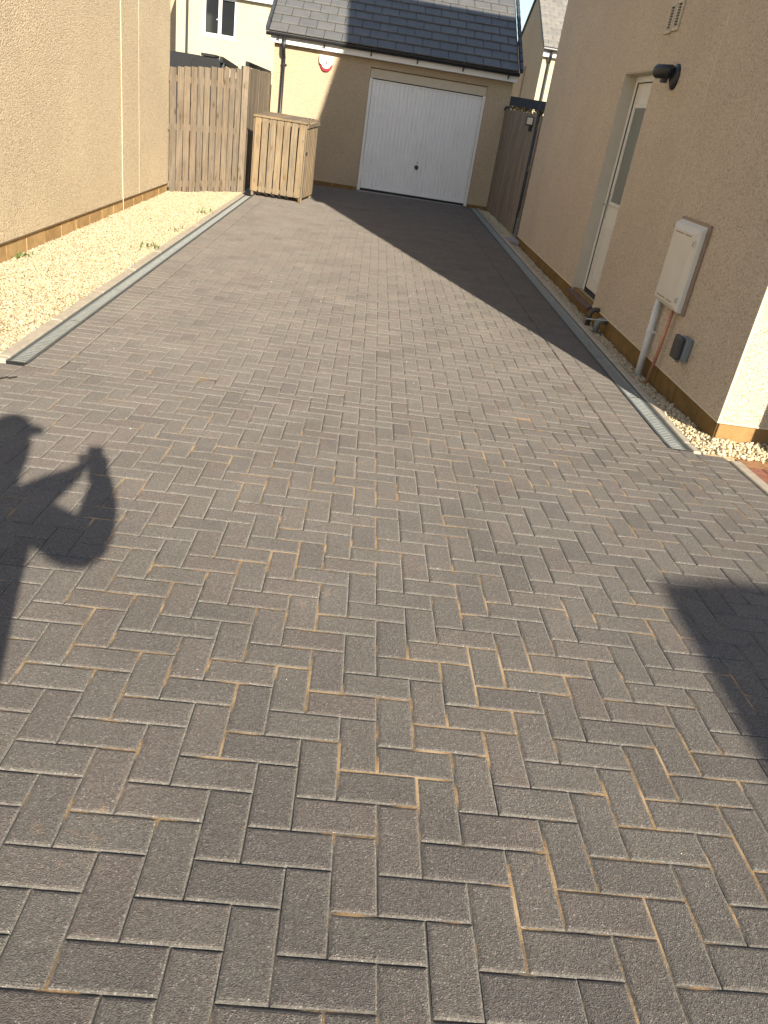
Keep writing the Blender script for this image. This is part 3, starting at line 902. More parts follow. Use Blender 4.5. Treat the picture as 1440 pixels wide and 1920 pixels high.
# door
gd = B()
nr = 27; xa, xb = OL + .075, OR - .075; zb, zt = .148, 2.062
pts = []
pw = (xb - xa) / nr
for k in range(nr):
    x = xa + k * pw
    pts += [(x, 0), (x + pw * .70, 0), (x + pw * .80, .011), (x + pw * .94, .011)]
pts.append((xb, 0))
V = []; F = []
for (x, d) in pts: V += [(x, GY + .075 + d, zb), (x, GY + .075 + d, zt)]
for k in range(len(pts) - 1): F.append((2 * k, 2 * k + 2, 2 * k + 3, 2 * k + 1))
gd.face_mesh(V, F)
gdo = gd.build('garage_door', M_gdoor, GAR)
b = B()
for lo, hi in (((xa - .012, zb - .012), (xb + .012, zb + .03)), ((xa - .012, zt - .02), (xb + .012, zt + .012)), ((xa - .012, zb + .03), (xa + .016, zt - .02)), ((xb - .016, zb + .03), (xb + .012, zt - .02))):
    b.box((lo[0], GY + .066, lo[1]), (hi[0], GY + .10, hi[1]))
b.build('panel_rim', M_gdoor, gdo, bevel=.003)
b = B()
b.box((OL + .002, GY + .028, .096), (OL + .058, GY + .11, 2.088)); b.build('door_jamb', M_white, gdo, bevel=.004)
b = B(); b.box((OR - .058, GY + .028, .096), (OR - .002, GY + .11, 2.088)); b.build('door_jamb', M_white, gdo, bevel=.004)
b = B(); b.box((OL + .002, GY + .034, 2.0885), (OR - .002, GY + .11, OT - .012)); b.build('header_panel', M_reveal, gdo, bevel=.004)
b = B(); b.box((OL + .001, GY + .012, OT - .0115), (OR - .001, GY + .20, OT - .001)); b.box((OR - .0018, GY + .005, .1), (OR - .0005, GY + .2, OT - .012)); b.build('lintel_angle', simple('brown_lintel', (.16, .085, .06), .7), gdo)
b = B(); b.box((OL + .06, GY + .10, .096), (OR - .06, GY + .12, 2.09)); b.build('door_void', M_seal, gdo)
b = B(); b.box((OL + .066, GY + .06, .0955), (1.62, GY + .10, .134)); b.build('bottom_seal', M_seal, gdo)
hx, hz = .905, .665
b = B(); b.tube([(hx, GY + .076, hz), (hx, GY + .066, hz)], .042, 20); b.tube([(hx, GY + .066, hz), (hx, GY + .035, hz)], .014, 10); b.obox((hx, GY + .032, hz), (.022, .016, .085)); hd = b.build('handle', M_black, gdo)
b = B(); b.obox((hx + .005, GY + .072, hz + .085), (.012, .006, .03)); b.build('keyhole_cover', M_black, hd)
# eaves
b = B(); b.box((GL - .06, GY - .135, 2.392), (GR + .04, GY - .115, 2.535)); b.build('fascia', M_fascia, GAR, bevel=.003)
b = B(); b.box((GL - .06, GY - .114, 2.392), (GR + .04, GY - .001, 2.402)); b.build('soffit', M_fascia, GAR)
g = B()
prof = [(0, 0)]
nseg = 8; R_ = .056
gy0, gz_ = GY - .196, 2.545
V = []; F = []
for gx in (GL - .14, GR + .055):
    for k in range(nseg + 1):
        a = math.pi + math.pi * k / nseg
        V.append((gx, gy0 + R_ * math.cos(a), gz_ + R_ * math.sin(a)))
    for k in range(nseg + 1):
        a = math.pi + math.pi * (nseg - k) / nseg
        V.append((gx, gy0 + (R_ - .004) * math.cos(a), gz_ + (R_ - .004) * math.sin(a)))
m_ = 2 * (nseg + 1)
for k in range(m_): F.append((k, (k + 1) % m_, m_ + (k + 1) % m_, m_ + k))
F.append(tuple(range(m_))[::-1]); F.append(tuple(range(m_, 2 * m_)))
g.face_mesh(V, F)
gut = g.build('gutter', M_black, GAR)
for gx in (-1.98, -1.12, -.25, .62, 1.49, 2.36):
    b = B(); b.box((gx - .012, GY - .255, 2.478), (gx + .012, GY - .1365, 2.488)); b.box((gx - .012, GY - .150, 2.425), (gx + .012, GY - .1365, 2.478)); b.build('gutter_bracket', M_black, gut)
dp = B(); dx_ = -1.865
dp.tube([(dx_, gy0, 2.50), (dx_, gy0, 2.33), (dx_ + .0, gy0 + .02, 2.28), (dx_, GY - .075, 2.20), (dx_, GY - .055, 2.15), (dx_, GY - .055, .12), (dx_, GY - .10, .085)], .0345, 14)
dpo = dp.build('downpipe', M_black, GAR, smooth=True)
for zz in (2.08, 1.1):
    b = B(); b.tube([(dx_, GY - .055, zz), (dx_, GY - .055, zz - .03)], .041, 14); b.box((dx_ + .03, GY - .05, zz - .025), (dx_ + .062, GY - .001, zz - .005)); b.build('pipe_clip', M_black, dpo)
# roof of separate tiles
roof = B()
ER = (GY - .19, 2.565)           # eave edge Y,Z of the tile bed
SL = Vector((0, math.cos(rad(30)), math.sin(rad(30)))); NL = Vector((0, -math.sin(rad(30)), math.cos(rad(30))))
L_ = (YRG - ER[0]) / math.cos(rad(30))
e0 = Vector((GL - .10, ER[0], ER[1])) - NL * .012
for x_ in (0,):
    roof.prism([e0, e0 + SL * L_, e0 + SL * L_ - NL * .06, e0 - NL * .06], (GR - GL + .14, 0, 0))
top = e0 + SL * L_
roof.prism([top, Vector((top.x, 23.5, ER[1])), Vector((top.x, 23.45, ER[1] - .07)), top - NL * .06], (GR - GL + .14, 0, 0))
roof_o = roof.build('roof', M_roof_plain, GAR)
TW, GG = .333, .307
def tile_mesh(name, w, l, mat, th=.020):
    b = B()
    b.obox((0, 0, 0), (w - .008, l, th))
    o = b.build(name, mat, None, bevel=.004)
    me = o.data; bpy.data.objects.remove(o); return me
tme = tile_mesh('roof_tile', TW, .37, M_tile, .027)
tme_h = tile_mesh('roof_tile_half', TW / 2, .37, M_tile, .027)
tilt = rad(30) - math.atan(.030 / .307)
nrow = int(L_ / GG)
xl, xr = GL - .09, GR + .05
for r in range(nrow):
    s = .175 + r * GG
    x = xl
    first = (r % 2 == 1)
    while x < xr - .05:
        w = TW / 2 if first else TW
        first = False
        if x + w > xr + .1: w = TW / 2
        o = bpy.data.objects.new('roof_tile', tme if w == TW else tme_h); COL.objects.link(o)
        o.parent = roof_o
        p = e0 + SL * s + NL * (.020 + rng.uniform(-.0012, .0012))
        o.location = (x + w / 2, p.y, p.z)
        o.rotation_euler = (tilt, rng.gauss(0, .002), rng.gauss(0, .0015))
        x += w
for xv in (xl - .035, xr + .03):
    for r in range(nrow):
        p0 = e0 + SL * (r * GG - .015) + NL * .044; p1 = e0 + SL * (r * GG + .32) + NL * .026
        b = B(); b.beam((xv, p0.y, p0.z), (xv, p1.y, p1.z), .055, .075); b.build('verge_cap', M_darkgrey, roof_o)
b = B(); b.tube([(xl - .04, top.y, top.z + .02), (xr + .04, top.y, top.z + .02)], .11, 14); b.build('ridge', M_tile, roof_o)

# alarm box
t = thing('alarm_box', 'white and red burglar alarm box on the garage wall', 'alarm', (-1.065, GY, 2.07))
ax = -1.065
prof = [(-.140, 2.315), (.136, 2.315), (.128, 2.20), (.100, 2.125), (.062, 2.078), (.025, 2.062), (-.030, 2.062), (-.066, 2.078), (-.104, 2.125), (-.132, 2.20)]
b = B(); b.prism([(ax + u, GY - .001, z) for u, z in prof], (0, -.045, 0)); b.build('base', M_alarm_r, t, bevel=.006, seg=2)
prw = [(-.140, 2.319), (.137, 2.319), (.130, 2.215), (.118, 2.178), (.090, 2.172), (.058, 2.122), (.022, 2.106), (-.027, 2.106), (-.062, 2.122), (-.094, 2.172), (-.122, 2.178), (-.134, 2.215)]
b = B(); b.prism([(ax + u, GY - .03, z) for u, z in prw], (0, -.045, 0)); cov = b.build('cover', M_alarm_w, t, bevel=.006, seg=2)
b = B()
em = [(0, 2.252), (.010, 2.225), (.007, 2.205), (.020, 2.222), (.026, 2.238), (.029, 2.212), (.018, 2.190), (.007, 2.178), (0, 2.168), (-.007, 2.178), (-.018, 2.190), (-.029, 2.212), (-.026, 2.238), (-.020, 2.222), (-.007, 2.205), (-.010, 2.225)]
b.prism([(ax + u, GY - .0755, z) for u, z in em], (0, -.0012, 0)); b.build('emblem', simple('alarm_print', (.62, .13, .13), .5), cov)
b = B()
for u in (-.026, .010): b.box((ax + u, GY - .0767, 2.140), (ax + u + .016, GY - .0755, 2.146))
b.build('small_print', simple('alarm_small_print', (.55, .5, .5), .5), cov)

# small dome camera on the garage corner
t = thing('dome_camera', 'small round black camera on the right corner of the garage', 'camera', (GR, GY - .02, 1.93))
b = B(); b.tube([(GR - .03, GY - .001, 1.935), (GR - .03, GY - .05, 1.935), (GR - .03, GY - .07, 1.935)], [.055, .055, .04], 18); b.build('body', M_black, t, smooth=True)
b = B(); b.tube([(GR - .03, GY - .070, 1.935), (GR - .03, GY - .085, 1.935)], [.03, .02], 14); b.build('lens', M_glass_w, t, smooth=True)

# ------------------------------------------------------------------ fences
def fence_run(label, A, Bp, zb, zt, pitch, bw, mat, front_n, post_at=(), back=True, rails=(.10, .92, 1.66), group=None, th=.019, name='timber_fence', sheath=False):
    A = Vector((A[0], A[1], 0)); Bv = Vector((Bp[0], Bp[1], 0))
    d = (Bv - A); L = d.length; d.normalize()
    n = Vector(front_n).normalized()
    t = thing(name, label, 'fence', (A.x, A.y, zb(0)), group)
    M3 = Matrix((d, n, Vector((0, 0, 1)))).transposed()
    s = pitch / 2; k = 0
    while s < L - bw * .3:
        u = s / L
        z0, z1 = zb(u) + rng.uniform(-.012, .012), zt(u) + rng.uniform(-.008, .008)
        c = A + d * s + n * (th / 2 + rng.uniform(-.002, .002))
        q = B(); q.obox((c.x, c.y, (z0 + z1) / 2), (bw + rng.uniform(-.003, .003), th, z1 - z0), M3 @ Matrix.Rotation(rng.gauss(0, .004), 3, 'Y')); q.build('board', mat, t, bevel=.002)
        if back and s + pitch < L:
            c2 = A + d * (s + pitch / 2) - n * (.042 + th / 2)
            q = B(); q.obox((c2.x, c2.y, (z0 + z1) / 2 - .01), (bw, th, z1 - z0 - .03), M3); q.build('board', mat, t)
        s += pitch; k += 1
    for zr in rails:
        q = B(); a = A - n * .021; e = Bv - n * .021
        q.beam((a.x, a.y, zb(0) + zr), (e.x, e.y, zb(1) + zr), .040, .085); q.build('rail', mat, t)
    for (s_, out) in post_at:
        c = A + d * s_ + n * out
        q = B(); q.obox((c.x, c.y, (zb(1) - .1 + zt(1) + .01) / 2), (.085, .085, zt(1) - zb(1) + .12), M3); q.build('post', mat, t, bevel=.003)
    return t
FA, FB = (-2.985, 12.50), (-2.165, 13.735)
dF = Vector((FB[0] - FA[0], FB[1] - FA[1], 0)).normalized()
fence_run('weathered close boarded fence panel set at an angle beside the left house corner', FA, FB, lambda u: .035 + .02 * u, lambda u: 1.70 + .145 * u, .1345, .107, M_fence, (dF.y, -dF.x, 0), rails=(.12, .90, 1.53), back=False)
# corner post of the fence
b = B(); b.obox((-2.125, 13.80, .95), (.10, .10, 1.86), Matrix.Rotation(rad(28), 3, 'Z'))
tag(b.build('fence_post', M_fence, bevel=.004), 'square timber corner post between the angled fence and its return', 'post')
fence_run('weathered close boarded fence return running back to the garage', (-2.10, 13.87), (-2.09, 16.68), lambda u: .05 + .03 * u, lambda u: 1.865 + .02 * u, .104, .101, M_fence, (1, 0, 0), rails=(.2, .95, 1.6), back=True)
fence_run('shaded brown grey timber fence between the right house and the garage', (2.47, 13.28), (2.455, 16.68), lambda u: .10, lambda u: 1.875 + .05 * u, .118, .111, M_gate, (-1, 0, 0), rails=(.3, 1.0, 1.6), back=False, name='shaded_fence')
b = B(); b.box((2.475, 13.10, .02), (2.575, 13.20, 1.86))
tag(b.build('gate_post', M_gate, bevel=.004), 'dark timber gate post at the near end of the shaded fence', 'post')
b = B(); b.tube([(2.445, 13.245, 2.02), (2.447, 13.245, 1.0), (2.45, 13.245, .12)], .011, 8)
tag(b.build('cable_conduit', M_darkgrey, smooth=True), 'thin dark conduit up the near edge of the shaded fence', 'pipe')

# security floodlight on the gate fence
t = thing('floodlight', 'small black floodlight fixed to the top of the shaded fence', 'light', (2.45, 13.55, 1.6))
Rf = Matrix.Rotation(rad(-20), 3, 'Z')
b = B(); b.obox((2.41, 13.55, 1.765), (.05, .16, .13), Matrix.Rotation(rad(40), 3, 'Z')); b.build('housing', M_black, t, bevel=.006)
b = B(); b.obox((2.394, 13.527, 1.768), (.012, .115, .095), Matrix.Rotation(rad(40), 3, 'Z')); b.build('lens', M_lamp, t, bevel=.003)
b = B(); b.obox((2.415, 13.56, 1.66), (.045, .09, .07)); b.build('sensor', M_black, t, bevel=.008)
b = B(); b.obox((2.442, 13.56, 1.715), (.02, .05, .05)); b.build('bracket', M_black, t)

# ------------------------------------------------------------------ bin store
BS = thing('bin_store', 'slatted timber wheelie bin store standing in front of the garage', 'bin store', (-1.44, 14.0, .05))
th_ = rad(-7)
RB = Matrix.Rotation(th_, 3, 'Z')
OB = Vector((-1.44, 14.02, .048))
def lb(x, y, z): return OB + RB @ Vector((x, y, z))
BW, BD, BH = .83, .90, 1.20
def bpart(name, c, size, mat=M_bin, bevel=.003, rot=None, parent=None):
    q = B(); q.obox(lb(*c), size, RB @ rot if rot else RB); return q.build(name, mat, parent or BS, bevel=bevel)
for sx in (-1, 1):
    for sy in (-1, 1):
        bpart('post', (sx * (BW / 2 - .02), sy * (BD / 2 - .022), BH / 2 - .01), (.038, .040, BH - .02))
ns = 7
for k in range(ns):
    x = -BW / 2 + .058 + k * (BW - .116) / (ns - 1)
    bpart('slat', (x, -BD / 2 - .011, BH / 2 + .02 + rng.uniform(-.004, .004)), (.1005 + rng.uniform(-.002, .002), .016, BH - .10), rot=Matrix.Rotation(rng.gauss(0, .004), 3, 'Y'))
for zz in (.12, BH - .07):
    bpart('rail', (0, -BD / 2 + .012, zz), (BW - .08, .028, .06))
for k in range(7):
    y = -BD / 2 + .06 + k * (BD - .12) / 6
    for sx in (1, -1):
        bpart('slat', (sx * (BW / 2 + .011), y, BH / 2 + .01), (.016, .095, BH - .12))
for k in range(7):
    x = -BW / 2 + .058 + k * (BW - .116) / 6
    bpart('slat', (x, BD / 2 + .011, BH / 2 + .01), (.092, .016, BH - .1))
bpart('corner_trim', (BW / 2 + .012, -BD / 2 - .004, BH / 2 - .03), (.022, .034, BH - .05))
RL = Matrix.Rotation(rad(2.5), 3, 'X')
for k in range(8):
    x = -BW / 2 - .01 + (k + .5) * (BW + .05) / 8
    bpart('lid_board', (x, .0, BH + .010 + rng.uniform(-.002, .002)), ((BW + .05) / 8 - .006, BD + .08, .018), rot=RL)
bpart('lid_edge', (.0, -BD / 2 - .034, BH - .020), (BW + .04, .014, .026), rot=RL)
bpart('lid_side', (BW / 2 + .032, 0, BH - .04), (.018, BD + .06, .06), rot=RL)
for k, (x, y) in enumerate(((.27, .16), (.33, .17), (.39, .17), (-.16, .30), (-.10, .31))):
    bpart('hinge', (x, y, BH + .028), (.012, .02, .028), M_black, 0)
bpart('latch', (BW / 2 + .028, -BD / 2 + .06, BH * .62), (.016, .035, .05), M_black, .002)
for k, zz in enumerate((.92, .24)):
    q = B(); c = lb(BW / 2 - .03, -BD / 2 - .022, zz); q.tube([(c.x, c.y, c.z), (c.x, c.y - .004, c.z)], .012, 10); q.build('screw_head', M_steel_dark, BS)

# ------------------------------------------------------------------ houses behind
# left back house
HB = thing('cream_house', 'cream rendered house behind the left fence with white framed window', 'house', (-5.7, 34, -.7))
YB2 = 32.0
wx0, wx1, wz0, wz1 = -6.50, -5.33, 2.96, 4.18
b = B()
b.box((-7.43, YB2, -.75), (wx0, YB2 + .25, 4.42)); b.box((wx1, YB2, -.75), (.5, YB2 + .25, 4.42)); b.box((wx0, YB2, -.75), (wx1, YB2 + .25, wz0)); b.box((wx0, YB2, wz1), (wx1, YB2 + .25, 4.42))
b.box((-7.43, YB2 + .251, -.75), (-7.18, 40, 4.42)); b.box((.25, YB2 + .251, -.75), (.5, 40, 4.42))
b.build('wall', M_cream, HB)
b = B(); b.box((-7.5, YB2 - .20, 4.20), (.6, YB2 - .18, 4.40)); b.box((-7.5, YB2 - .179, 4.20), (.6, YB2 - .001, 4.21)); b.build('fascia', M_fascia, HB)
b = B(); b.prism([(-7.6, YB2 - .25, 4.42), (-7.6, 36, 6.6), (-7.6, 40.3, 4.42)], (8.2, 0, 0)); b.build('roof', M_roof_plain, HB)
b = B(); b.tube([(-7.6, YB2 - .26, 4.43), (.7, YB2 - .26, 4.43)], .06, 10); b.build('gutter', M_black, HB)
b = B(); b.tube([(-7.035, YB2 - .06, 4.4), (-7.035, YB2 - .06, -.7)], .042, 10); b.build('downpipe', M_black, HB)
win = B()
for lo, hi in (((wx0, wz0), (wx1, wz0 + .10)), ((wx0, wz1 - .08), (wx1, wz1)), ((wx0, wz0 + .10), (wx0 + .09, wz1 - .08)), ((wx1 - .07, wz0 + .10), (wx1, wz1 - .08)), ((-5.965, wz0 + .10), (-5.85, wz1 - .08))):
    win.box((lo[0], YB2 + .02, lo[1]), (hi[0], YB2 + .10, hi[1]))
wino = win.build('window', M_white, HB)
for x0_, x1_ in ((wx0 + .09, -5.965), (-5.85, wx1 - .07)):
    b = B(); b.box((x0_, YB2 + .07, wz0 + .10), (x1_, YB2 + .085, wz1 - .08)); b.build('pane', M_glass_w, wino)
b = B(); b.box((wx0 - .03, YB2 - .03, wz0 - .05), (wx1 + .03, YB2 + .019, wz0 - .001)); b.build('sill', M_white, wino)
b = B(); b.box((-6.02, YB2 + .0, wz0 + .52), (-5.90, YB2 + .019, wz0 + .55)); b.build('handle', M_white, wino)
b = B(); b.box((-4.36, YB2 - .006, -.7), (-4.345, YB2 - .001, 4.2)); b.build('movement_joint', M_bead, HB)
# sliver of a further house on the far left
HS = thing('tan_house', 'shaded sliver of a tan house just right of the left wall', 'house', (-10, 37, -.7))
b = B(); b.box((-13, 36, -.75), (-7.44, 36.3, 4.5)); b.build('wall', M_cream_s, HS)
b = B(); b.box((-13, 35.8, 4.501), (-7.44, 36.3, 4.75)); b.build('fascia', M_fascia, HS)
b = B(); b.prism([(-13, 35.7, 4.751), (-13, 39, 6.6), (-13, 42, 4.751)], (5.5, 0, 0)); b.build('roof', M_roof_plain, HS)

# right back house
HR = thing('gabled_house', 'cream house with grey tiled roof and tan gable behind the right fence', 'house', (9, 33.5, -.7))
gx0 = 5.30; ye, yr_, yb_ = 30.0, 33.5, 37.0; ze, zr_ = 4.12, 6.10
b = B(); b.box((gx0 + .0, ye - .004, -.75), (13, ye - .001, ze)); b.box((gx0 + .26, ye, -.75), (13, ye + .25, ze)); b.build('wall', M_cream, HR)
b = B()
slot0, slot1, sz0, sz1 = 33.05, 33.45, 2.45, 3.75
b.box((gx0, ye, -.75), (gx0 + .25, slot0, ze)); b.box((gx0, slot1, -.75), (gx0 + .25, yb_, ze)); b.box((gx0, slot0, -.75), (gx0 + .25, slot1, sz0)); b.box((gx0, slot0, sz1), (gx0 + .25, slot1, ze))
b.prism([(gx0, ye, ze), (gx0, yb_, ze), (gx0, yr_, zr_)], (.25, 0, 0))
b.build('wall', M_cream_s, HR)
b = B(); b.box((gx0 + .11, slot0, sz0), (gx0 + .13, slot1, sz1)); wnd = b.build('window', M_cream_s, HR)
b = B(); b.box((gx0 - .03, slot0 - .02, sz0 - .06), (gx0 + .1, slot1 + .02, sz0 - .001)); b.build('sill', M_white, wnd)
b = B()
b.prism([(gx0 - .06, ye - .2, ze + .0), (gx0 - .06, yr_, zr_ + .10), (gx0 - .06, yr_, zr_ - .02), (gx0 - .06, ye - .15, ze - .06)], (8, 0, 0))
b.prism([(gx0 - .06, yb_ + .2, ze + .0), (gx0 - .06, yr_, zr_ + .10), (gx0 - .06, yr_, zr_ - .02), (gx0 - .06, yb_ + .15, ze - .06)], (8, 0, 0))
rf = b.build('roof', M_darkgrey, HR)
sl = math.atan2(zr_ + .10 - ze, yr_ - ye + .2)
ftile = tile_mesh('far_tile', .33, .36, M_tile_far, .022)
fhalf = tile_mesh('far_half_tile', .165, .36, M_tile_far, .022)
Ls = math.hypot(zr_ + .1 - ze, yr_ - ye + .2)
for r in range(int(Ls / .30)):
    for k in range(10):
        o = bpy.data.objects.new('roof_tile', fhalf if (k == 0 and r % 2) else ftile); COL.objects.link(o); o.parent = rf
        s = .15 + r * .30
        o.location = (gx0 + .10 + k * .33 - (.165 if r % 2 else 0), ye - .2 + s * math.cos(sl) - .03 * math.sin(sl), ze + s * math.sin(sl) + .03 * math.cos(sl))
        o.rotation_euler = (sl - .06, 0, 0)
        if k == 0 and r % 2: o.location.x += .0825
b = B(); b.box((gx0 - .04, ye - .16, ze - .22), (13, ye - .14, ze - .03)); b.build('fascia', M_fascia, HR)
b = B(); b.tube([(gx0 - .08, ye - .26, ze + .0), (13, ye - .26, ze)], .065, 10); b.build('gutter', M_black, HR)
b = B(); b.tube([(5.53, ye - .24, ze), (5.53, ye - .22, ze - .2), (5.53, ye - .07, ze - .4), (5.53, ye - .07, -.7)], .045, 10); b.build('downpipe', M_black, HR)

# dark pergola with ivy behind the right fence
PG = thing('pergola', 'dark grey timber pergola beam with hanging ivy behind the right fence', 'pergola', (3.6, 18.5, -.5))
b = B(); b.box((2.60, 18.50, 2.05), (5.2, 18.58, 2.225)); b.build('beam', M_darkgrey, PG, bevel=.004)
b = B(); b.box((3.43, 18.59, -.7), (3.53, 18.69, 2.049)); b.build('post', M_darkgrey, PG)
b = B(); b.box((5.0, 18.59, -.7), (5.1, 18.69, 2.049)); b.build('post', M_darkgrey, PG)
def leaf_cluster(name, n, box, size, mat, parent=None):
    V = []; F = []
    for k in range(n):
        c = Vector([rng.uniform(box[0][i], box[1][i]) for i in range(3)])
        c.z = box[1][2] - (box[1][2] - box[0][2]) * abs(rng.gauss(0, .45)) if parent else c.z
        R = Euler((rng.uniform(0, 6.3), rng.uniform(0, 6.3), rng.uniform(0, 6.3))).to_matrix()
        s = size * rng.uniform(.6, 1.3)
        i0 = len(V)
        V += [c + R @ Vector(p) * s for p in ((-.5, 0, 0), (0, -.32, .05), (.6, 0, 0), (0, .32, .05))]
        F.append((i0, i0 + 1, i0 + 2, i0 + 3))
    b = B(); b.face_mesh(V, F); return b.build(name, mat, parent, kind='stuff' if parent else None)
leaf_cluster('ivy', 330, ((2.6, 18.50, 1.93), (4.1, 18.6, 2.05)), .06, M_ivy, PG)

# dark shelter rafters and covered barbecue behind the left fence
PL_ = thing('shelter', 'dark sloping rafters of a garden shelter behind the left fence', 'shelter', (-3.2, 20, -.5))
b = B(); b.prism([(-2.715, 18, 2.045), (-2.715, 18, 1.965), (-3.37, 27, 1.98), (-3.37, 27, 2.10)], (-.06, 0, 0)); b.build('rafter', M_shade_black, PL_)
b = B(); b.prism([(-3.232, 18, 2.055), (-3.232, 18, 1.95), (-3.56, 22, 1.86), (-3.56, 22, 1.99)], (-.06, 0, 0)); b.build('rafter', M_shade_black, PL_)
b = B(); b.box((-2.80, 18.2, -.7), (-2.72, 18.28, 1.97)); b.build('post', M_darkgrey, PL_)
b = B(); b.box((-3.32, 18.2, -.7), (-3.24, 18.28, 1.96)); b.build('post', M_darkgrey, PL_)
t = thing('barbecue', 'black hooded barbecue showing above the top of the left fence', 'barbecue', (-3.9, 20.2, -.7))
b = B(); b.prism([(-4.10, 20, 2.055), (-3.74, 20, 2.055), (-3.62, 20, 1.95), (-3.62, 20, 1.60), (-4.3, 20, 1.60), (-4.3, 20, 1.93)], (0, .6, 0)); b.build('hood', M_black, t, bevel=.01)
b = B(); b.box((-4.075, 19.97, 2.060), (-3.755, 20.5, 2.118)); b.build('hood_top', M_shade_black, t, bevel=.008)
b = B(); b.box((-4.25, 20.02, -.7), (-3.65, 20.55, 1.598)); b.build('cabinet', M_black, t)
b = B(); b.box((-5.6, 21.0, -.7), (-4.32, 21.06, 2.08)); b.box((-4.32, 21.0, -.7), (-2.6, 21.06, 1.72))  # lower stretch added near black so the fence slits read as shade
tag(b.build('dark_fence', M_shade_black), 'fence blackened for shade behind the barbecue, stepping down to the right', 'fence')

# ------------------------------------------------------------------ small things on the ground
def weed(x, y, n, size, label, spread):
    t = thing('weed', label, 'weed', (x, y, zg(x, y)), 'weeds in the gravel')
    V = []; F = []
    for k in range(n):
        a = rng.uniform(0, 6.28); lean = rng.uniform(.2, 1.1); L = size * rng.uniform(.5, 1.1)
        bx, by = x + rng.gauss(0, spread), y + rng.gauss(0, spread * 1.5); bz = zg(x, y) + .02
        d = Vector((math.cos(a) * math.sin(lean), math.sin(a) * math.sin(lean), math.cos(lean)))
        s = d.cross(Vector((0, 0, 1))).normalized() * L * .22
        p = Vector((bx, by, bz)); i0 = len(V)
        V += [p, p + d * L * .5 + s, p + d * L, p + d * L * .5 - s]; F.append((i0, i0 + 1, i0 + 2, i0 + 3))
    b = B(); b.face_mesh(V, F); b.build('leaves', M_leaf, t)
weed(-2.13, 8.25, 26, .055, 'largest green weed in the gravel against the drain edging', .05)
weed(-2.13, 9.45, 14, .040, 'small weed in the gravel halfway along the edging', .04)
weed(-2.14, 10.95, 22, .055, 'tuft of weed in the gravel near the angled fence', .05)
weed(-2.95, 7.05, 18, .055, 'weed growing against the left house plinth', .05)
weed(-2.80, 10.6, 7, .03, 'tiny weed in the gravel by the cable', .03)
b = B()  # crooked dark strip stands in for a small shadow
px_, py_ = -1.92, 4.10
for k in range(7):
    b.tube([(px_ + .014 * k, py_ + .012 * math.sin(k * 2.1) + .008 * k, zg(px_, py_) + .006), (px_ + .014 * (k + 1), py_ + .012 * math.sin((k + 1) * 2.1) + .008 * (k + 1), zg(px_, py_) + .008)], .0045, 6)
tag(b.build('shadow_twig', M_shadow_twig), 'dark crooked twig standing for a small shadow on the paving at the left edge', 'shadow_twig')
pts = []
for _ in range(46):
    x, y = rng.uniform(-1.6, 1.7), rng.uniform(.8, 11)
    gx, gy = place(x, y); pts.append((gx, gy, zg(x, y) + .0015))
o = scatter_stones('debris', pts, .0055, M_debris, 'scattered tiny pale chips on the paving', 'debris')

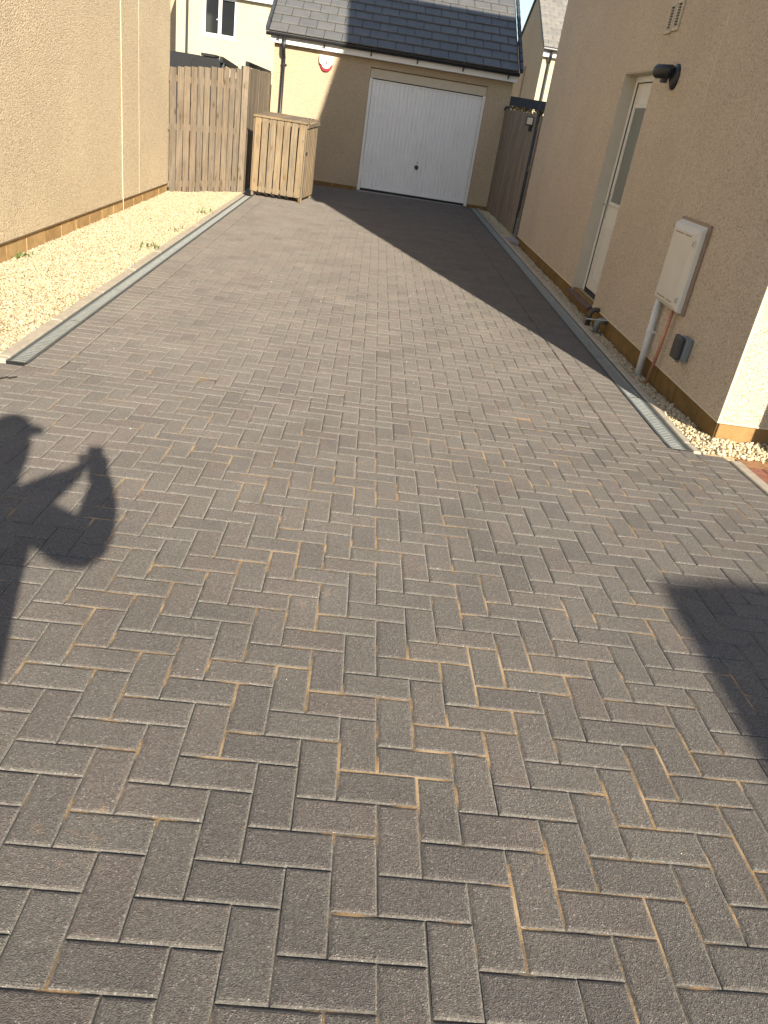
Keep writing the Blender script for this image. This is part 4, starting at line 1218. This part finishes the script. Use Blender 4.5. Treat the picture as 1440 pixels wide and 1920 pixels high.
# ------------------------------------------------------------------ photographer (behind the camera; throws the shadow)
def photographer():
    t_body = [
        # name, (x,y,z), radius
        ('pelvis', (-.285, -.44, 1.08), (.235, .17)), ('waist', (-.30, -.44, 1.27), (.21, .16)), ('chest', (-.285, -.43, 1.46), (.225, .165)),
        ('collar', (-.285, -.42, 1.60), (.11, .085)), ('neck', (-.26, -.405, 1.67), (.075, .075)), ('jaw', (-.245, -.370, 1.735), (.085, .092)), ('skull', (-.262, -.390, 1.835), (.095, .108)), ('crown', (-.27, -.40, 1.905), (.062, .070)),
        ('shR', (-.10, -.415, 1.54), (.09, .09)), ('uaR', (-.01, -.34, 1.435), (.094, .094)), ('elR', (.045, -.24, 1.372), (.090, .090)), ('faR', (.050, -.13, 1.455), (.082, .082)), ('wrR', (.042, -.068, 1.53), (.050, .050)), ('haR', (.040, -.045, 1.575), (.028, .034)),
        ('shL', (-.47, -.415, 1.545), (.085, .085)), ('uaL', (-.42, -.30, 1.47), (.066, .066)), ('elL', (-.30, -.19, 1.43), (.068, .068)), ('faL', (-.15, -.11, 1.50), (.064, .064)), ('wrL', (-.075, -.055, 1.545), (.032, .032)), ('haL', (-.050, -.040, 1.572), (.028, .034)),
        ('hipR', (-.25, -.44, 1.0), (.105, .11)), ('knR', (-.285, -.43, .70), (.070, .072)), ('anR', (-.29, -.46, .33), (.048, .050)), ('heR', (-.29, -.47, .272), (.045, .050)), ('toR', (-.27, -.30, .252), (.042, .028)),
        ('hipL', (-.44, -.44, 1.03), (.105, .11)), ('knL', (-.47, -.42, .70), (.070, .072)), ('anL', (-.48, -.45, .33), (.048, .050)), ('heL', (-.48, -.46, .272), (.045, .050)), ('toL', (-.50, -.29, .252), (.042, .028))]
    idx = {n: i for i, (n, _, _) in enumerate(t_body)}
    ed = [('pelvis', 'waist'), ('waist', 'chest'), ('chest', 'collar'), ('collar', 'neck'), ('neck', 'jaw'), ('jaw', 'skull'), ('skull', 'crown'),
          ('chest', 'shR'), ('shR', 'uaR'), ('uaR', 'elR'), ('elR', 'faR'), ('faR', 'wrR'), ('wrR', 'haR'), ('chest', 'shL'), ('shL', 'uaL'), ('uaL', 'elL'), ('elL', 'faL'), ('faL', 'wrL'), ('wrL', 'haL'),
          ('pelvis', 'hipR'), ('hipR', 'knR'), ('knR', 'anR'), ('anR', 'heR'), ('heR', 'toR'), ('pelvis', 'hipL'), ('hipL', 'knL'), ('knL', 'anL'), ('anL', 'heL'), ('heL', 'toL')]
    me = bpy.data.meshes.new('skeleton')
    me.from_pydata([p for _, p, _ in t_body], [(idx[a], idx[b_]) for a, b_ in ed], [])
    o = bpy.data.objects.new('skeleton', me); COL.objects.link(o)
    o.modifiers.new('skin', 'SKIN'); 
    if not me.skin_vertices: 
        bpy.context.view_layer.objects.active = o
    sv = me.skin_vertices[0].data
    for i, (_, _, r) in enumerate(t_body):
        sv[i].radius = r; sv[i].use_root = (i == 0)
    ss = o.modifiers.new('sub', 'SUBSURF'); ss.levels = 2; ss.render_levels = 2
    dg = bpy.context.evaluated_depsgraph_get()
    ev = o.evaluated_get(dg)
    body = bpy.data.meshes.new_from_object(ev)
    bpy.data.objects.remove(o)
    body.name = 'person'
    skin = simple('skin', (.45, .27, .19), .6); coat = simple('navy_jacket', (.035, .04, .06), .85, nscale=20, namt=.2); trous = simple('dark_trousers', (.05, .05, .055), .85); shoe = simple('black_shoe', (.02, .02, .02), .5)
    bm = bmesh.new(); bm.from_mesh(body)
    # fingers and thumbs closing round the phone, nose and ears, grown into the same mesh
    extra = B()
    for sx, hx in ((1, .040), (-1, -.050)):
        for k in range(4):
            z0 = 1.555 + k * .019; ln = (.030, .036, .038, .034)[k]
            extra.tube([(hx + sx * .004, -.050, z0), (hx + sx * .013, -.030, z0 + .003), (hx + sx * .010, -.014, z0 + .004), (hx - sx * (.004 + ln * .2), -.0085, z0 + .004)], [.0095, .009, .0085, .007], 8)
        extra.tube([(hx - sx * .0, -.060, 1.548), (hx - sx * .012, -.056, 1.575), (hx - sx * .024, -.046, 1.596)], [.0115, .010, .008], 8)
    extra.tube([(-.235, -.318, 1.815), (-.226, -.285, 1.785), (-.228, -.288, 1.775)], [.010, .016, .012], 8)
    for s_ in (-.352, -.178): extra.tube([(s_, -.395, 1.80), (s_ + (.004 if s_ > -.3 else -.004), -.400, 1.825), (s_, -.400, 1.85)], [.008, .018, .010], 8)
    n0 = len(bm.verts)
    em = bpy.data.meshes.new('tmp'); em.from_pydata(extra.v, [], extra.f); bm.from_mesh(em); bpy.data.meshes.remove(em)
    for f in bm.faces:
        c = f.calc_center_median()
        if c.z < .33: f.material_index = 3
        elif c.z < 1.10: f.material_index = 2
        elif c.z > 1.655 and c.y < -.2: f.material_index = 0
        elif c.y > -.058 and c.z > 1.5: f.material_index = 0
        else: f.material_index = 1
        f.smooth = True
    bm.to_mesh(body); bm.free()
    body.materials.clear()
    for m in (skin, coat, trous, shoe): body.materials.append(m)
    t = new_obj('person', body)
    tag(t, 'person in a dark jacket and peaked cap holding up a phone, shadow on the paving', 'person')
    cap = B()
    cx_, cy_, cz_ = -.267, -.398, 1.862
    V = []; F = []; nl, ns_ = 6, 20
    for j in range(nl + 1):
        a = j / nl * math.pi / 2
        for k in range(ns_):
            b_ = 2 * math.pi * k / ns_
            V.append((cx_ + .098 * math.cos(a) * math.cos(b_), cy_ + .112 * math.cos(a) * math.sin(b_), cz_ + .108 * math.sin(a)))
    for j in range(nl):
        for k in range(ns_): F.append((j * ns_ + k, j * ns_ + (k + 1) % ns_, (j + 1) * ns_ + (k + 1) % ns_, (j + 1) * ns_ + k))
    cap.face_mesh(V, F)
    capo = cap.build('cap', coat, t, smooth=True)
    pk = B()
    up = []
    for k in range(9):
        a = rad(30 + 120 * k / 8 - 28)
        up.append((cx_ + .098 * math.cos(a), cy_ + .108 * math.sin(a), cz_ + .008))
    dn = []
    for k in range(9):
        a = rad(30 + 120 * k / 8 - 28)
        dn.append((cx_ + .042 + .098 * .86 * math.cos(a) + .0, cy_ + .085 + .112 * math.sin(a) * .75, cz_ - .012))
    poly = up + dn[::-1]
    V = [Vector(p) for p in poly] + [Vector(p) - Vector((0, 0, .006)) for p in poly]
    F = []
    for k in range(8): F += [(k, k + 1, 16 - k, 17 - k), (18 + k + 1, 18 + k, 18 + 17 - k, 18 + 16 - k)]
    pk.face_mesh(V, F); pk.build('peak', coat, capo)
    for ex in (-.285, -.205):
        e = B(); e.tube([(ex, -.312, 1.82), (ex + .002, -.304, 1.82)], [.012, .006], 10); e.build('eye', simple('eye_white', (.7, .7, .68), .3), t)
photographer()
# the phone: its back face just behind the lens
ph = thing('phone', 'dark smartphone held upright in both hands of the person', 'phone', (0, -.02, 1.55))
PM = Matrix((RIGHT, -FWD, -DOWN)).transposed()
pc = Vector((0, 0, CAM_H)) - FWD * .010 + DOWN * .045
b = B(); b.obox(pc, (.074, .008, .152), PM); b.build('case', M_black, ph, bevel=.003)
b = B(); b.obox(pc - FWD * .0046, (.068, .0008, .145), PM); b.build('screen', M_glass_w, ph)

# ------------------------------------------------------------------ parked van guessed at and added behind the camera to shade the bottom right
VN = thing('shadow_van', 'white high roofed panel van guessed and added unseen to shade the paving', 'shadow_van', (4.1, -5.0, .3))
vx0, vx1, vy1, vy0 = 3.12, 5.08, -2.95, -8.4
gzv = zg(4, -3.5)
Mvan = simple('van_white', (.75, .75, .74), .3)
b = B()
W_ = vx1 - vx0
sec = [(0, .42), (0, 2.20), (.03, 2.36), (.12, 2.45), (.45, 2.50), (W_ / 2, 2.53), (W_ - .45, 2.50), (W_ - .12, 2.45), (W_ - .03, 2.36), (W_, 2.20), (W_, .42)]
b.prism([(vx0 + u, vy1, z + gzv - .03) for u, z in sec], (0, vy0 + 2.0 - vy1, 0))
b.prism([(vx0 + .02, y, z + gzv - .03) for y, z in [(vy0 + 2.0, .42), (vy0 + 2.0, 2.40), (vy0 + 1.55, 2.30), (vy0 + .9, 1.42), (vy0 + .12, 1.12), (vy0, .85), (vy0, .42)]], (W_ - .04, 0, 0))
b.build('body', Mvan, VN, bevel=.02, seg=2)
for wx in (vx0 + .10, vx1 - .10):
    for wy in (vy1 - 1.0, vy0 + 1.0):
        q = B(); q.tube([(wx - .11, wy, gzv + .34), (wx + .11, wy, gzv + .34)], .34, 24); w_ = q.build('wheel', M_black, VN)
        q = B(); q.tube([(wx - .118, wy, gzv + .34), (wx + .118, wy, gzv + .34)], .20, 20); q.build('rim', M_steel, w_)
for x0_, x1_ in ((vx0 + .12, (vx0 + vx1) / 2 - .02), ((vx0 + vx1) / 2 + .02, vx1 - .12)):
    q = B(); q.box((x0_, vy1 - .01, gzv + .5), (x1_, vy1 + .012, gzv + 2.2)); dr = q.build('rear_door', Mvan, VN, bevel=.01)
    q = B(); q.box((x0_ + .12, vy1 + .0125, gzv + 1.35), (x1_ - .12, vy1 + .016, gzv + 1.95)); q.build('pane', M_glass_w, dr)
for lx in (vx0 + .03, vx1 - .11):
    q = B(); q.box((lx, vy1 - .01, gzv + .8), (lx + .08, vy1 + .014, gzv + 1.3)); q.build('tail_light', M_alarm_r, VN)
q = B(); q.box((vx0 + .05, vy1 + .001, gzv + .36), (vx1 - .05, vy1 + .09, gzv + .52)); q.build('bumper', M_black, VN, bevel=.02)
q = B(); q.face_mesh([(vx0 + .15, vy0 + 1.56, gzv + 2.27), (vx1 - .15, vy0 + 1.56, gzv + 2.27), (vx1 - .15, vy0 + .88, gzv + 1.42), (vx0 + .15, vy0 + .88, gzv + 1.42)], [(0, 1, 2, 3)]); q.build('windscreen', M_glass_w, VN)
VN.location = (3.92, -5.08, .3)
VN.rotation_euler = (0, 0, rad(-5))
